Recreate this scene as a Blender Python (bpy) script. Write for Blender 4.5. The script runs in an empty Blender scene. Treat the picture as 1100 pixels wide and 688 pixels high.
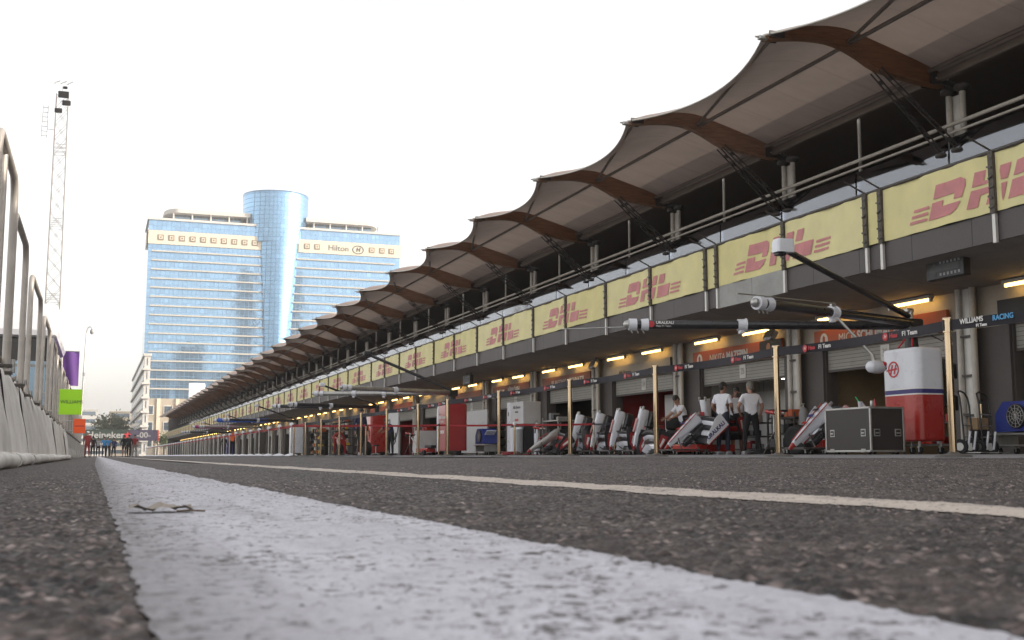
import bpy, bmesh, math, random
import numpy as np
from mathutils import Matrix, Vector
random.seed(7)
rng = np.random.default_rng(11)
PI = math.pi
SC = bpy.context.scene
COL = SC.collection
V = Vector

# ------------------------------------------------------------------ materials
MATS = {}
B_BAY = 6.2
def nd(t, kind, **kw):
    n = t.nodes.new(kind)
    for k, v in kw.items():
        setattr(n, k, v)
    return n
def lk(t, a, b):
    t.links.new(a, b)
def base_mat(name):
    m = bpy.data.materials.new(name)
    m.use_nodes = True
    t = m.node_tree
    t.nodes.clear()
    out = nd(t, 'ShaderNodeOutputMaterial')
    b = nd(t, 'ShaderNodeBsdfPrincipled')
    lk(t, b.outputs[0], out.inputs[0])
    MATS[name] = m
    return m, t, b, out
def math_n(t, op, a, b=None, c=None, clamp=False):
    n = nd(t, 'ShaderNodeMath', operation=op, use_clamp=clamp)
    for i, v in enumerate((a, b, c)):
        if v is None: continue
        if isinstance(v, (int, float)): n.inputs[i].default_value = v
        else: lk(t, v, n.inputs[i])
    return n.outputs[0]
def mixc(t, fac, a, b):
    n = nd(t, 'ShaderNodeMix', data_type='RGBA')
    if isinstance(fac, (int, float)): n.inputs[0].default_value = fac
    else: lk(t, fac, n.inputs[0])
    for i, v in ((6, a), (7, b)):
        if isinstance(v, tuple): n.inputs[i].default_value = (*v, 1) if len(v) == 3 else v
        else: lk(t, v, n.inputs[i])
    return n.outputs[2]
def ramp(t, fac, stops):
    n = nd(t, 'ShaderNodeValToRGB')
    e = n.color_ramp.elements
    while len(e) < len(stops): e.new(0.5)
    for i, (p, c) in enumerate(stops):
        e[i].position = p
        e[i].color = (c, c, c, 1) if isinstance(c, (int, float)) else (*c, 1)
    lk(t, fac, n.inputs[0])
    return n.outputs[0]
def tc(t, which='Object'):
    return nd(t, 'ShaderNodeTexCoord').outputs[which]
def noise(t, vec, scale, detail=4, rough=.55):
    n = nd(t, 'ShaderNodeTexNoise')
    n.inputs['Scale'].default_value = scale
    n.inputs['Detail'].default_value = detail
    n.inputs['Roughness'].default_value = rough
    lk(t, vec, n.inputs['Vector'])
    return n.outputs[0]
def bump(t, b, h, strength, dist=.01):
    n = nd(t, 'ShaderNodeBump')
    n.inputs['Strength'].default_value = strength
    n.inputs['Distance'].default_value = dist
    lk(t, h, n.inputs['Height'])
    lk(t, n.outputs[0], b.inputs['Normal'])
def pm(name, c, var=.12, scale=6, rough=.6, metal=0, bmp=.0, spec=.5, emit=None, es=0, trans=0, coat=0, dirt=0):
    """principled with a little colour and roughness wear"""
    if name in MATS: return MATS[name]
    m, t, b, out = base_mat(name)
    v = tc(t)
    n1 = noise(t, v, scale, 5)
    lo = tuple(x * (1 - var) for x in c); hi = tuple(min(1, x * (1 + var)) for x in c)
    f = ramp(t, n1, [(.3, 0.), (.7, 1.)])
    col = mixc(t, f, lo, hi)
    if dirt:
        n2 = noise(t, v, scale * .35, 6, .7)
        g = ramp(t, n2, [(.5, 0.), (.75, dirt)])
        col = mixc(t, g, col, (.09, .075, .06))
    lk(t, col, b.inputs['Base Color'])
    r = ramp(t, n1, [(.25, max(0, rough - .08)), (.75, min(1, rough + .08))])
    lk(t, r, b.inputs['Roughness'])
    b.inputs['Metallic'].default_value = metal
    b.inputs['Specular IOR Level'].default_value = spec
    b.inputs['Coat Weight'].default_value = coat
    if bmp:
        bump(t, b, noise(t, v, scale * 6, 4), bmp, .01)
    if emit:
        b.inputs['Emission Color'].default_value = (*emit, 1)
        b.inputs['Emission Strength'].default_value = es
    return m

def asphalt(name):
    m, t, b, out = base_mat(name)
    v = tc(t)
    vo = nd(t, 'ShaderNodeTexVoronoi'); vo.inputs['Scale'].default_value = 72; lk(t, v, vo.inputs['Vector'])
    sep = nd(t, 'ShaderNodeSeparateColor'); lk(t, vo.outputs['Color'], sep.inputs[0])
    stone = ramp(t, sep.outputs[0], [(0, (.042, .028, .027)), (.45, (.108, .078, .074)), (.75, (.205, .152, .142)), (.9, (.41, .32, .295)), (1, (.64, .52, .47))])
    edge = ramp(t, vo.outputs['Distance'], [(.25, 0.), (.62, 1.)])
    c1 = mixc(t, edge, stone, (.020, .018, .018))
    big = noise(t, v, .55, 6, .65)
    c2 = mixc(t, ramp(t, big, [(.38, 0.), (.66, .75)]), c1, (.056, .044, .039))
    med = noise(t, v, 9, 4, .6)
    c3 = mixc(t, ramp(t, med, [(.42, 0.), (.75, .45)]), c2, (.20, .163, .142))
    mp = nd(t, 'ShaderNodeMapping'); mp.inputs['Scale'].default_value = (1.7, .035, 1); lk(t, v, mp.inputs[0])
    tr = noise(t, mp.outputs[0], 1, 5, .6)
    c3 = mixc(t, ramp(t, tr, [(.5, .0), (.68, .6)]), c3, (.030, .025, .023))
    sx = nd(t, 'ShaderNodeSeparateXYZ'); lk(t, v, sx.inputs[0])
    wob = math_n(t, 'ADD', sx.outputs[0], math_n(t, 'MULTIPLY', noise(t, v, 6, 4), .03))
    jn = math_n(t, 'LESS_THAN', math_n(t, 'ABSOLUTE', math_n(t, 'SUBTRACT', wob, 3.15)), .012)
    c3 = mixc(t, math_n(t, 'MULTIPLY', jn, .85), c3, (.014, .012, .012))
    lk(t, c3, b.inputs['Base Color'])
    lk(t, ramp(t, sep.outputs[1], [(0, .52), (1, .85)]), b.inputs['Roughness'])
    b.inputs['Specular IOR Level'].default_value = .42
    h = math_n(t, 'SUBTRACT', 1.0, vo.outputs['Distance'])
    h2 = math_n(t, 'ADD', h, math_n(t, 'MULTIPLY', noise(t, v, 260, 3), .5))
    bump(t, b, h2, .75, .006)
    return m
def road_paint(name, c=(.62, .61, .62), wear=.5, shift=0.):
    m, t, b, out = base_mat(name)
    v = tc(t)
    n1 = noise(t, v, 38, 6, .7)
    n2 = noise(t, v, 5, 5, .6)
    n3 = noise(t, v, 150, 3, .6)
    s = math_n(t, 'ADD', math_n(t, 'MULTIPLY', n1, .55), math_n(t, 'ADD', math_n(t, 'MULTIPLY', n2, .3), math_n(t, 'MULTIPLY', n3, .25)))
    f = ramp(t, s, [(.56 + shift, 0.), (.66 + shift, 1.)])
    tone = mixc(t, ramp(t, n2, [(.3, 0.), (.7, 1.)]), tuple(x * .82 for x in c), c)
    tone = mixc(t, ramp(t, n3, [(.35, .0), (.7, .35)]), tone, tuple(x * .6 for x in c))
    n4 = noise(t, v, 14, 5, .7)
    tone = mixc(t, ramp(t, n4, [(.5, .0), (.72, .55)]), tone, tuple(x * .5 for x in c))
    mp = nd(t, 'ShaderNodeMapping'); mp.inputs['Scale'].default_value = (9, .7, 1); lk(t, v, mp.inputs[0])
    n5 = noise(t, mp.outputs[0], 1, 5, .65)
    tone = mixc(t, ramp(t, n5, [(.5, .0), (.75, .5)]), tone, (.16, .145, .145))
    spx = nd(t, 'ShaderNodeSeparateXYZ'); lk(t, v, spx.inputs[0])
    eg = nd(t, 'ShaderNodeMapRange'); lk(t, math_n(t, 'ADD', spx.outputs[0], math_n(t, 'MULTIPLY', n4, .16)), eg.inputs[0]); eg.inputs[1].default_value = .09; eg.inputs[2].default_value = .24; eg.inputs[3].default_value = 1.0; eg.inputs[4].default_value = 0
    tone = mixc(t, math_n(t, 'MULTIPLY', eg.outputs[0], math_n(t, 'ADD', n1, .3), clamp=True), tone, (.11, .095, .09))
    col = mixc(t, math_n(t, 'MULTIPLY', f, wear * 1.7, clamp=True), tone, (.085, .072, .068))
    lk(t, col, b.inputs['Base Color'])
    b.inputs['Roughness'].default_value = .62
    b.inputs['Specular IOR Level'].default_value = .4
    bump(t, b, math_n(t, 'ADD', n3, n1), .45, .004)
    return m
def concrete(name, c, joint=0, axis=1, width=.012, var=.2, rough=.75):
    """cast or panelled concrete, optional joints every `joint` metres along one axis"""
    m, t, b, out = base_mat(name)
    v = tc(t)
    n1 = noise(t, v, 1.3, 7, .65); n2 = noise(t, v, 22, 5, .6)
    col = mixc(t, ramp(t, n1, [(.3, 0.), (.7, 1.)]), tuple(x * (1 - var) for x in c), tuple(x * (1 + var) for x in c))
    col = mixc(t, ramp(t, n2, [(.45, 0.), (.8, .35)]), col, tuple(x * .6 for x in c))
    if joint:
        sp = nd(t, 'ShaderNodeSeparateXYZ'); lk(t, v, sp.inputs[0])
        mod = math_n(t, 'PINGPONG', sp.outputs[axis], joint / 2)
        g = math_n(t, 'LESS_THAN', mod, width)
        col = mixc(t, g, col, tuple(x * .25 for x in c))
    lk(t, col, b.inputs['Base Color'])
    b.inputs['Roughness'].default_value = rough
    bump(t, b, n2, .2, .01)
    return m
def facade_glass(name, tint, pane=(1.55, 3.25), frame=(.10, .17, .24), z0=0., rough=.06, line=.045):
    """tinted curtain wall: mullion grid, every pane a shade of its own"""
    m, t, b, out = base_mat(name)
    v = tc(t)
    sp = nd(t, 'ShaderNodeSeparateXYZ'); lk(t, v, sp.inputs[0])
    h = math_n(t, 'ADD', sp.outputs[0], math_n(t, 'MULTIPLY', sp.outputs[1], .35))
    xs = math_n(t, 'DIVIDE', h, pane[0])
    zs = math_n(t, 'DIVIDE', math_n(t, 'SUBTRACT', sp.outputs[2], z0), pane[1])
    fx = math_n(t, 'FRACT', xs); fz = math_n(t, 'FRACT', zs)
    g = math_n(t, 'MAXIMUM', math_n(t, 'LESS_THAN', fx, line), math_n(t, 'LESS_THAN', fz, line))
    cv = nd(t, 'ShaderNodeCombineXYZ')
    lk(t, math_n(t, 'FLOOR', xs), cv.inputs[0]); lk(t, math_n(t, 'FLOOR', zs), cv.inputs[1])
    wn = nd(t, 'ShaderNodeTexWhiteNoise', noise_dimensions='3D'); lk(t, cv.outputs[0], wn.inputs['Vector'])
    col = mixc(t, ramp(t, wn.outputs[0], [(0, 0.), (.8, .4), (.95, .7), (1, 1.)]), tuple(x * .88 for x in tint), tuple(min(1, x * 1.14) for x in tint))
    col = mixc(t, g, col, frame)
    lk(t, col, b.inputs['Base Color'])
    b.inputs['Metallic'].default_value = .85
    lk(t, math_n(t, 'ADD', math_n(t, 'MULTIPLY', g, .4), rough), b.inputs['Roughness'])
    wob = noise(t, v, .18, 3)
    bump(t, b, math_n(t, 'ADD', math_n(t, 'MULTIPLY', wn.outputs[0], .15), wob), .06, .35)
    return m
def clear_glass(name, tint=(.78, .84, .88), trans=.6, rough=.03):
    m, t, b, out = base_mat(name)
    v = tc(t)
    tr = nd(t, 'ShaderNodeBsdfTransparent'); tr.inputs[0].default_value = (*tint, 1)
    gl = nd(t, 'ShaderNodeBsdfGlossy'); gl.inputs['Roughness'].default_value = rough; gl.inputs[0].default_value = (.78, .81, .87, 1)
    fr = nd(t, 'ShaderNodeFresnel'); fr.inputs[0].default_value = 1.52
    f = math_n(t, 'ADD', math_n(t, 'MULTIPLY', fr.outputs[0], 1.4), .12, clamp=True)
    mx = nd(t, 'ShaderNodeMixShader')
    lk(t, f, mx.inputs[0]); lk(t, tr.outputs[0], mx.inputs[1]); lk(t, gl.outputs[0], mx.inputs[2])
    lk(t, mx.outputs[0], out.inputs[0])
    return m
def timber(name, c=(.40, .19, .09)):
    m, t, b, out = base_mat(name)
    v = tc(t)
    mp = nd(t, 'ShaderNodeMapping'); mp.inputs['Scale'].default_value = (1.2, 8, 14); lk(t, v, mp.inputs[0])
    n = noise(t, mp.outputs[0], 2.2, 6, .65)
    col = mixc(t, ramp(t, n, [(.3, 0.), (.7, 1.)]), tuple(x * .6 for x in c), tuple(x * 1.25 for x in c))
    lk(t, col, b.inputs['Base Color']); b.inputs['Roughness'].default_value = .5
    bump(t, b, n, .15, .01)
    return m
def foliage(name, a, b_):
    m, t, b, out = base_mat(name)
    oi = nd(t, 'ShaderNodeObjectInfo')
    v = tc(t)
    n = noise(t, v, .8, 4)
    lk(t, mixc(t, ramp(t, n, [(.3, 0.), (.7, 1.)]), a, b_), b.inputs['Base Color'])
    b.inputs['Roughness'].default_value = .7
    return m

M_ASPHALT = asphalt('asphalt')
M_PAINT = road_paint('white_road_paint', (.69, .675, .735), .75, .008)
M_PAINT2 = road_paint('cream_road_paint', (.70, .60, .52), .6, .02)
M_APRON = concrete('apron_concrete', (.19, .185, .19), 4.0, 1, .01)
M_FASCIA = concrete('dark_fascia_panel', (.085, .072, .070), 1.55, 1, .012, .1, .55)
M_SOFFIT = concrete('soffit_plaster', (.30, .265, .24), 6.2, 1, .01, .16, .8)
M_HEADER = concrete('cream_lintel', (.50, .45, .38), 6.2, 1, .006, .12, .7)
M_PIER = concrete('pier_cladding', (.105, .092, .088), 0, 1, .01, .12, .6)
M_GREYPANEL = concrete('blank_grey_panel', (.33, .325, .31), 1.5, 1, .008, .18, .6)
M_SHUTTER = pm('roller_shutter', (.42, .40, .36), .08, 3, .5, .0, .05, dirt=.12)
M_STEEL = pm('polished_steel', (.52, .40, .27), .03, 2, .10, 1)
M_BRUSHED = pm('galvanised_steel', (.50, .49, .47), .15, 5, .42, .9, .05)
M_PALESTEEL = pm('pale_painted_steel', (.58, .54, .48), .12, 4, .45, .1, dirt=.15)
M_DARKSTEEL = pm('dark_painted_steel', (.085, .075, .068), .15, 5, .5, .2)
M_BRONZE = pm('bronze_painted_beam', (.23, .19, .16), .12, 3, .5, .2)
M_MEMBRANE = pm('canopy_membrane', (.43, .325, .28), .12, 1.2, .7, 0, .06, dirt=.25)
_t = M_MEMBRANE.node_tree
_b = next(n for n in _t.nodes if n.type == 'BSDF_PRINCIPLED'); _src = _b.inputs['Base Color'].links[0].from_socket
_sp = nd(_t, 'ShaderNodeSeparateXYZ'); lk(_t, tc(_t), _sp.inputs[0])
_sm = math_n(_t, 'LESS_THAN', math_n(_t, 'PINGPONG', _sp.outputs[1], B_BAY / 8), .022)
_oi = nd(_t, 'ShaderNodeObjectInfo')
_c2 = mixc(_t, math_n(_t, 'MULTIPLY', _sm, .4), _src, (.26, .19, .16))
_st = nd(_t, 'ShaderNodeMapping'); _st.inputs['Scale'].default_value = (.5, 3.2, 1); lk(_t, tc(_t), _st.inputs[0])
_cv = nd(_t, 'ShaderNodeVectorMath', operation='ADD'); lk(_t, _st.outputs[0], _cv.inputs[0]); _rv = nd(_t, 'ShaderNodeCombineXYZ'); lk(_t, math_n(_t, 'MULTIPLY', _oi.outputs['Random'], 40.), _rv.inputs[0]); lk(_t, _rv.outputs[0], _cv.inputs[1])
_ns = noise(_t, _cv.outputs[0], 1.0, 6, .6)
_c3 = mixc(_t, ramp(_t, _ns, [(.42, 0.), (.72, .5)]), _c2, (.34, .25, .21))
lk(_t, _c3, _b.inputs['Base Color']); _tr = nd(_t, 'ShaderNodeBsdfTranslucent'); _tr.inputs[0].default_value = (.62, .52, .46, 1)
_ms = nd(_t, 'ShaderNodeMixShader'); _ms.inputs[0].default_value = .08
lk(_t, next(n for n in _t.nodes if n.type == 'BSDF_PRINCIPLED').outputs[0], _ms.inputs[1]); lk(_t, _tr.outputs[0], _ms.inputs[2])
lk(_t, _ms.outputs[0], next(n for n in _t.nodes if n.type == 'OUTPUT_MATERIAL').inputs[0])
M_EDGE = pm('membrane_edge_cable', (.62, .58, .52), .1, 4, .4, .4)
M_TIMBER = timber('glulam_timber')
M_TRIM = pm('white_aluminium', (.62, .60, .57), .1, 4, .4, .3)
M_BALGLASS = clear_glass('balustrade_glass', (.60, .63, .68))
M_DARKGLASS = facade_glass('dark_window_wall', (.14, .115, .10), (1.55, 3.0), (.07, .055, .05), 5.0, .15, .05)
M_YELLOW = pm('yellow_banner_cloth', (.86, .77, .36), .09, 1.6, .62, 0, .06, dirt=.08)
M_DHLRED = pm('banner_red_print', (.60, .23, .235), .14, 3, .6)
M_STRAP = pm('worn_banner_post', (.10, .085, .07), .4, 14, .7, .1, .2)
M_TUBE = pm('lit_tube', (1, .85, .55), .0, 1, .5, emit=(1, .60, .16), es=3.4)
M_TUBEW = pm('lit_white_tube', (1, .95, .85), .0, 1, .5, emit=(1, .86, .62), es=3.2)
M_BLACK = pm('black_plastic', (.018, .017, .018), .25, 8, .45)
M_RUBBER = pm('black_rubber', (.014, .014, .014), .2, 8, .8)
M_CARBON = pm('carbon_black', (.022, .020, .022), .2, 14, .32, 0, coat=.3)
M_WHITE = pm('white_gloss_paint', (.74, .75, .80), .04, 3, .3, 0, coat=.4, dirt=.06)
M_OFFWHITE = pm('off_white_panel', (.55, .54, .54), .06, 3, .5, dirt=.1)
M_RED = pm('red_gloss_paint', (.40, .026, .018), .07, 3, .3, 0, coat=.4)
M_DEEPRED = pm('deep_red_paint', (.36, .025, .028), .08, 3, .35, 0, coat=.3)
M_BLUE = pm('blue_gloss_paint', (.028, .050, .26), .08, 4, .35, 0, coat=.3)
M_NAVY = pm('navy_print', (.035, .030, .16), .08, 4, .35)
M_ORANGE = pm('orange_sign_board', (.50, .115, .045), .07, 2, .5)
M_RUST = pm('brown_sign_board', (.26, .095, .06), .08, 2, .5)
M_LIME = pm('lime_board', (.42, .85, .015), .04, 2, .45)
M_HOTORANGE = pm('hot_orange_board', (.95, .12, .02), .04, 2, .45)
M_PURPLE = pm('purple_cloth', (.12, .045, .23), .12, 2, .7)
M_LETTER = pm('white_lettering', (.78, .76, .73), .05, 6, .5)
M_LETTERGREY = pm('grey_lettering', (.40, .39, .38), .05, 6, .5)
M_LETTERBLUE = pm('light_blue_lettering', (.10, .38, .68), .05, 6, .5)
M_LETTERRED = pm('red_lettering', (.55, .03, .04), .05, 6, .5)
M_LETTERDARK = pm('dark_lettering', (.05, .05, .05), .05, 6, .5)
M_BELT = pm('black_barrier_webbing', (.030, .027, .034), .15, 20, .8, 0, .1)
M_REDBELT = pm('red_barrier_webbing', (.33, .025, .03), .12, 20, .8, 0, .1)
M_TARP = pm('white_tarpaulin', (.70, .67, .63), .1, 2.2, .6, 0, .15, dirt=.35)
M_CONC = concrete('barrier_concrete', (.33, .32, .30), 0)
M_FENCE = pm('fence_tube', (.50, .46, .42), .14, 4, .5, .35, .1, dirt=.3)
M_BEIGE = concrete('beige_stone', (.40, .34, .265), 0, 0, .01, .08)
M_CREAM = concrete('cream_stone_band', (.66, .58, .46), 0, 0, .01, .06)
M_FLOORBAND = concrete('stone_floor_band', (.50, .46, .40), 0, 0, .01, .06)
M_WALLWHITE = concrete('white_render', (.58, .55, .51), 0, 0, .01, .08)
M_BRONZEORN = pm('bronze_ornament', (.23, .17, .12), .1, 3, .5, .3)
M_HOTEL = facade_glass('blue_curtain_wall', (.26, .42, .60), (1.55, 1.625), (.17, .28, .42), .3, .05, .075)
M_HOTEL2 = facade_glass('blue_tower_glass', (.24, .42, .62), (1.3, 1.62), (.12, .23, .37), .3, .22, .085)
M_CITYGLASS = facade_glass('city_window_glass', (.16, .22, .28), (1.2, 1.5), (.2, .2, .2), 0, .12, .06)
M_GREYTOWER = pm('dark_tower_cladding', (.06, .07, .085), .2, .3, .4)
M_CITYWALL = pm('weathered_city_wall', (.20, .18, .16), .35, .12, .8)
M_HILL = pm('hazy_hillside', (.33, .32, .30), .12, .004, .9)
M_SKIN = pm('skin', (.42, .235, .165), .08, 20, .5)
M_SKIN2 = pm('tanned_skin', (.28, .145, .095), .08, 20, .5)
M_HAIRD = pm('dark_hair', (.016, .012, .010), .3, 40, .6)
M_HAIRG = pm('grey_hair', (.20, .18, .16), .3, 40, .6)
M_SHIRTW = pm('white_cotton', (.80, .80, .85), .05, 12, .85, 0, .15)
M_SHIRTR = pm('red_cotton', (.26, .03, .03), .1, 12, .85)
M_SHIRTO = pm('orange_cotton', (.75, .13, .03), .1, 12, .85)
M_SHIRTB = pm('blue_cotton', (.05, .22, .46), .1, 12, .85)
M_SHIRTN = pm('navy_cotton', (.03, .035, .085), .15, 12, .85)
M_TROUS = pm('navy_trousers', (.022, .024, .042), .2, 14, .85)
M_TROUSB = pm('black_trousers', (.014, .013, .015), .2, 14, .85)
M_SHOE = pm('grey_shoe', (.32, .33, .36), .2, 20, .6)
M_SHOED = pm('dark_shoe', (.02, .02, .02), .2, 20, .6)
M_GREY = pm('mid_grey_paint', (.26, .26, .27), .1, 5, .5)
M_WOODCASE = pm('dark_laminate', (.038, .030, .028), .1, 5, .45)
M_INT = [concrete('garage_panel_beige', (.30, .22, .13), 1.2, 1), concrete('garage_panel_white', (.50, .50, .50), 1.2, 1),
         concrete('garage_panel_dark', (.030, .028, .030), 1.2, 1), concrete('garage_panel_red', (.30, .018, .018), 1.2, 1)]
M_TRUNK = pm('tree_bark', (.10, .075, .05), .2, 4, .9)
M_LEAF = foliage('tree_leaves', (.035, .055, .016), (.085, .105, .035))
M_LEAFB = foliage('dry_palm_leaves', (.15, .09, .05), (.24, .15, .09))
M_HGREEN = pm('dark_green_board', (.018, .034, .022), .1, 1, .5)
M_HPURPLE = pm('dark_violet_board', (.055, .045, .075), .1, 1, .5)
M_GREENB = pm('green_bottle', (.03, .42, .14), .1, 8, .3)

def random_tone(m, amt):
    t = m.node_tree; b = next(n for n in t.nodes if n.type == 'BSDF_PRINCIPLED'); src = b.inputs['Base Color'].links[0].from_socket
    oi = nd(t, 'ShaderNodeObjectInfo')
    hsv = nd(t, 'ShaderNodeHueSaturation'); lk(t, src, hsv.inputs['Color'])
    lk(t, math_n(t, 'ADD', math_n(t, 'MULTIPLY', oi.outputs['Random'], amt), 1 - amt), hsv.inputs['Value'])
    lk(t, math_n(t, 'ADD', math_n(t, 'MULTIPLY', oi.outputs['Random'], -.25), 1.05), hsv.inputs['Saturation'])
    lk(t, hsv.outputs[0], b.inputs['Base Color'])
random_tone(M_YELLOW, .14); random_tone(M_TIMBER, .35); random_tone(M_TARP, .2)
# ------------------------------------------------------------------ mesh builder
class MB:
    def __init__(s):
        s.v = []; s.f = []; s.m = []; s.sm = []; s.mats = []
    def mi(s, mat):
        if mat not in s.mats: s.mats.append(mat)
        return s.mats.index(mat)
    def add(s, vs, fs, mat, smooth=False, M=None):
        o = len(s.v); k = s.mi(mat)
        s.v += [tuple(M @ V(p)) for p in vs] if M is not None else [tuple(p) for p in vs]
        for f in fs:
            s.f.append([i + o for i in f]); s.m.append(k); s.sm.append(smooth)
        return s
    def box(s, c, d, mat, bev=0, M=None, rot=None):
        x, y, z = (q / 2 for q in d)
        T = Matrix.Translation(c)
        if rot is not None: T = T @ rot.to_4x4()
        if M is not None: T = M @ T
        if bev:
            b = min(bev, x * .9, y * .9, z * .9)
            bm = bmesh.new(); bmesh.ops.create_cube(bm, size=1)
            for q in bm.verts: q.co = V((q.co.x * 2 * x, q.co.y * 2 * y, q.co.z * 2 * z))
            bmesh.ops.bevel(bm, geom=bm.edges[:], offset=b, segments=2, profile=.5, affect='EDGES')
            bm.verts.index_update()
            s.add([q.co.copy() for q in bm.verts], [[q.index for q in f.verts] for f in bm.faces], mat, False, T)
            bm.free()
        else:
            vs = [(i * x, j * y, k * z) for i in (-1, 1) for j in (-1, 1) for k in (-1, 1)]
            s.add(vs, [(0, 1, 3, 2), (4, 6, 7, 5), (0, 4, 5, 1), (2, 3, 7, 6), (0, 2, 6, 4), (1, 5, 7, 3)], mat, False, T)
        return s
    def lohi(s, lo, hi, mat, bev=0, M=None):
        return s.box([(a + b) / 2 for a, b in zip(lo, hi)], [abs(b - a) for a, b in zip(lo, hi)], mat, bev, M)
    def tube(s, a, b, r, mat, n=10, r2=None, cap=True, M=None):
        a, b = V(a), V(b); r2 = r if r2 is None else r2
        d = (b - a).normalized()
        u = d.orthogonal().normalized(); w = d.cross(u)
        vs = []
        for p, q in ((a, r), (b, r2)):
            for i in range(n):
                t = 2 * PI * i / n
                vs.append(p + u * math.cos(t) * q + w * math.sin(t) * q)
        fs = [(i, (i + 1) % n, n + (i + 1) % n, n + i) for i in range(n)]
        s.add(vs, fs, mat, True, M)
        if cap:
            s.add(vs, [tuple(reversed(range(n))), tuple(range(n, 2 * n))], mat, False, M)
        return s
    def path(s, pts, r, mat, n=8, M=None):
        pts = [V(p) for p in pts]
        vs = []; prev = None
        for i, p in enumerate(pts):
            d = (pts[min(i + 1, len(pts) - 1)] - pts[max(i - 1, 0)]).normalized()
            if prev is None: u = d.orthogonal().normalized()
            else: u = (prev - d * prev.dot(d)).normalized()
            prev = u; w = d.cross(u)
            rr = r[i] if isinstance(r, (list, tuple)) else r
            for k in range(n):
                t = 2 * PI * k / n
                vs.append(p + u * math.cos(t) * rr + w * math.sin(t) * rr)
        fs = []
        for i in range(len(pts) - 1):
            for k in range(n):
                fs.append((i * n + k, i * n + (k + 1) % n, (i + 1) * n + (k + 1) % n, (i + 1) * n + k))
        s.add(vs, fs, mat, True, M)
        e = (len(pts) - 1) * n
        s.add(vs, [tuple(reversed(range(n))), tuple(range(e, e + n))], mat, False, M)
        return s
    def lathe(s, c, prof, mat, n=16, M=None, smooth=True):
        vs = []; fs = []
        for (r, z) in prof:
            for i in range(n):
                t = 2 * PI * i / n
                vs.append((c[0] + r * math.cos(t), c[1] + r * math.sin(t), c[2] + z))
        for j in range(len(prof) - 1):
            for i in range(n):
                fs.append((j * n + i, j * n + (i + 1) % n, (j + 1) * n + (i + 1) % n, (j + 1) * n + i))
        fs2 = [tuple(reversed(range(n))), tuple(range((len(prof) - 1) * n, len(prof) * n))]
        s.add(vs, fs, mat, smooth, M)
        s.add(vs, fs2, mat, False, M)
        return s
    def ball(s, c, r, mat, n=12, M=None, rot=None, cut=None):
        rx, ry, rz = (r, r, r) if isinstance(r, (int, float)) else r
        vs = []; fs = []; k = n // 2
        lo = -PI / 2 if cut is None else cut
        for j in range(k + 1):
            a = lo + (PI / 2 - lo) * j / k
            for i in range(n):
                t = 2 * PI * i / n
                p = V((rx * math.cos(a) * math.cos(t), ry * math.cos(a) * math.sin(t), rz * math.sin(a)))
                if rot is not None: p = rot @ p
                vs.append(p + V(c))
        for j in range(k):
            for i in range(n):
                fs.append((j * n + i, j * n + (i + 1) % n, (j + 1) * n + (i + 1) % n, (j + 1) * n + i))
        return s.add(vs, fs, mat, True, M)
    def prism(s, poly, depth, mat, M=None, smooth=False):
        """polygon in local XY, extruded from z=0 to z=depth"""
        n = len(poly)
        ar = sum(poly[i][0] * poly[(i + 1) % n][1] - poly[(i + 1) % n][0] * poly[i][1] for i in range(n))
        if ar < 0: poly = poly[::-1]
        vs = [(p[0], p[1], 0) for p in poly] + [(p[0], p[1], depth) for p in poly]
        fs = [tuple(reversed(range(n))), tuple(range(n, 2 * n))] + [(i, (i + 1) % n, n + (i + 1) % n, n + i) for i in range(n)]
        return s.add(vs, fs, mat, smooth, M)
    def grid(s, P, mat, smooth=True, M=None):
        """P[i][j] points"""
        a = len(P); b = len(P[0])
        vs = [p for row in P for p in row]
        fs = [(i * b + j, i * b + j + 1, (i + 1) * b + j + 1, (i + 1) * b + j) for i in range(a - 1) for j in range(b - 1)]
        return s.add(vs, fs, mat, smooth, M)
    def text(s, txt, size, mat, M, depth=.004, shear=0, fat=0, align='CENTER', sx=1):
        cu = bpy.data.curves.new('lettering', 'FONT')
        cu.body = txt; cu.size = size; cu.extrude = depth / 2; cu.shear = shear; cu.offset = fat
        cu.align_x = align; cu.align_y = 'CENTER'; cu.resolution_u = 3
        ob = bpy.data.objects.new('lettering', cu); COL.objects.link(ob)
        bpy.context.view_layer.update()
        me = bpy.data.meshes.new_from_object(ob.evaluated_get(bpy.context.evaluated_depsgraph_get()))
        vs = [V((p.co.x * sx, p.co.y, p.co.z + depth / 2)) for p in me.vertices]; fs = [tuple(p.vertices) for p in me.polygons]
        bpy.data.objects.remove(ob); bpy.data.curves.remove(cu); bpy.data.meshes.remove(me)
        return s.add(vs, fs, mat, False, M)
    def mesh(s, name):
        me = bpy.data.meshes.new(name)
        me.from_pydata(s.v, [], s.f)
        for m in s.mats: me.materials.append(m)
        me.polygons.foreach_set('material_index', s.m)
        me.polygons.foreach_set('use_smooth', s.sm)
        me.update()
        return me
    def build(s, name, parent=None, loc=(0, 0, 0), rotz=0):
        o = bpy.data.objects.new(name, s.mesh(name))
        COL.objects.link(o)
        o.location = loc; o.rotation_euler = (0, 0, rotz)
        if parent is not None: o.parent = parent
        return o

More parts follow.
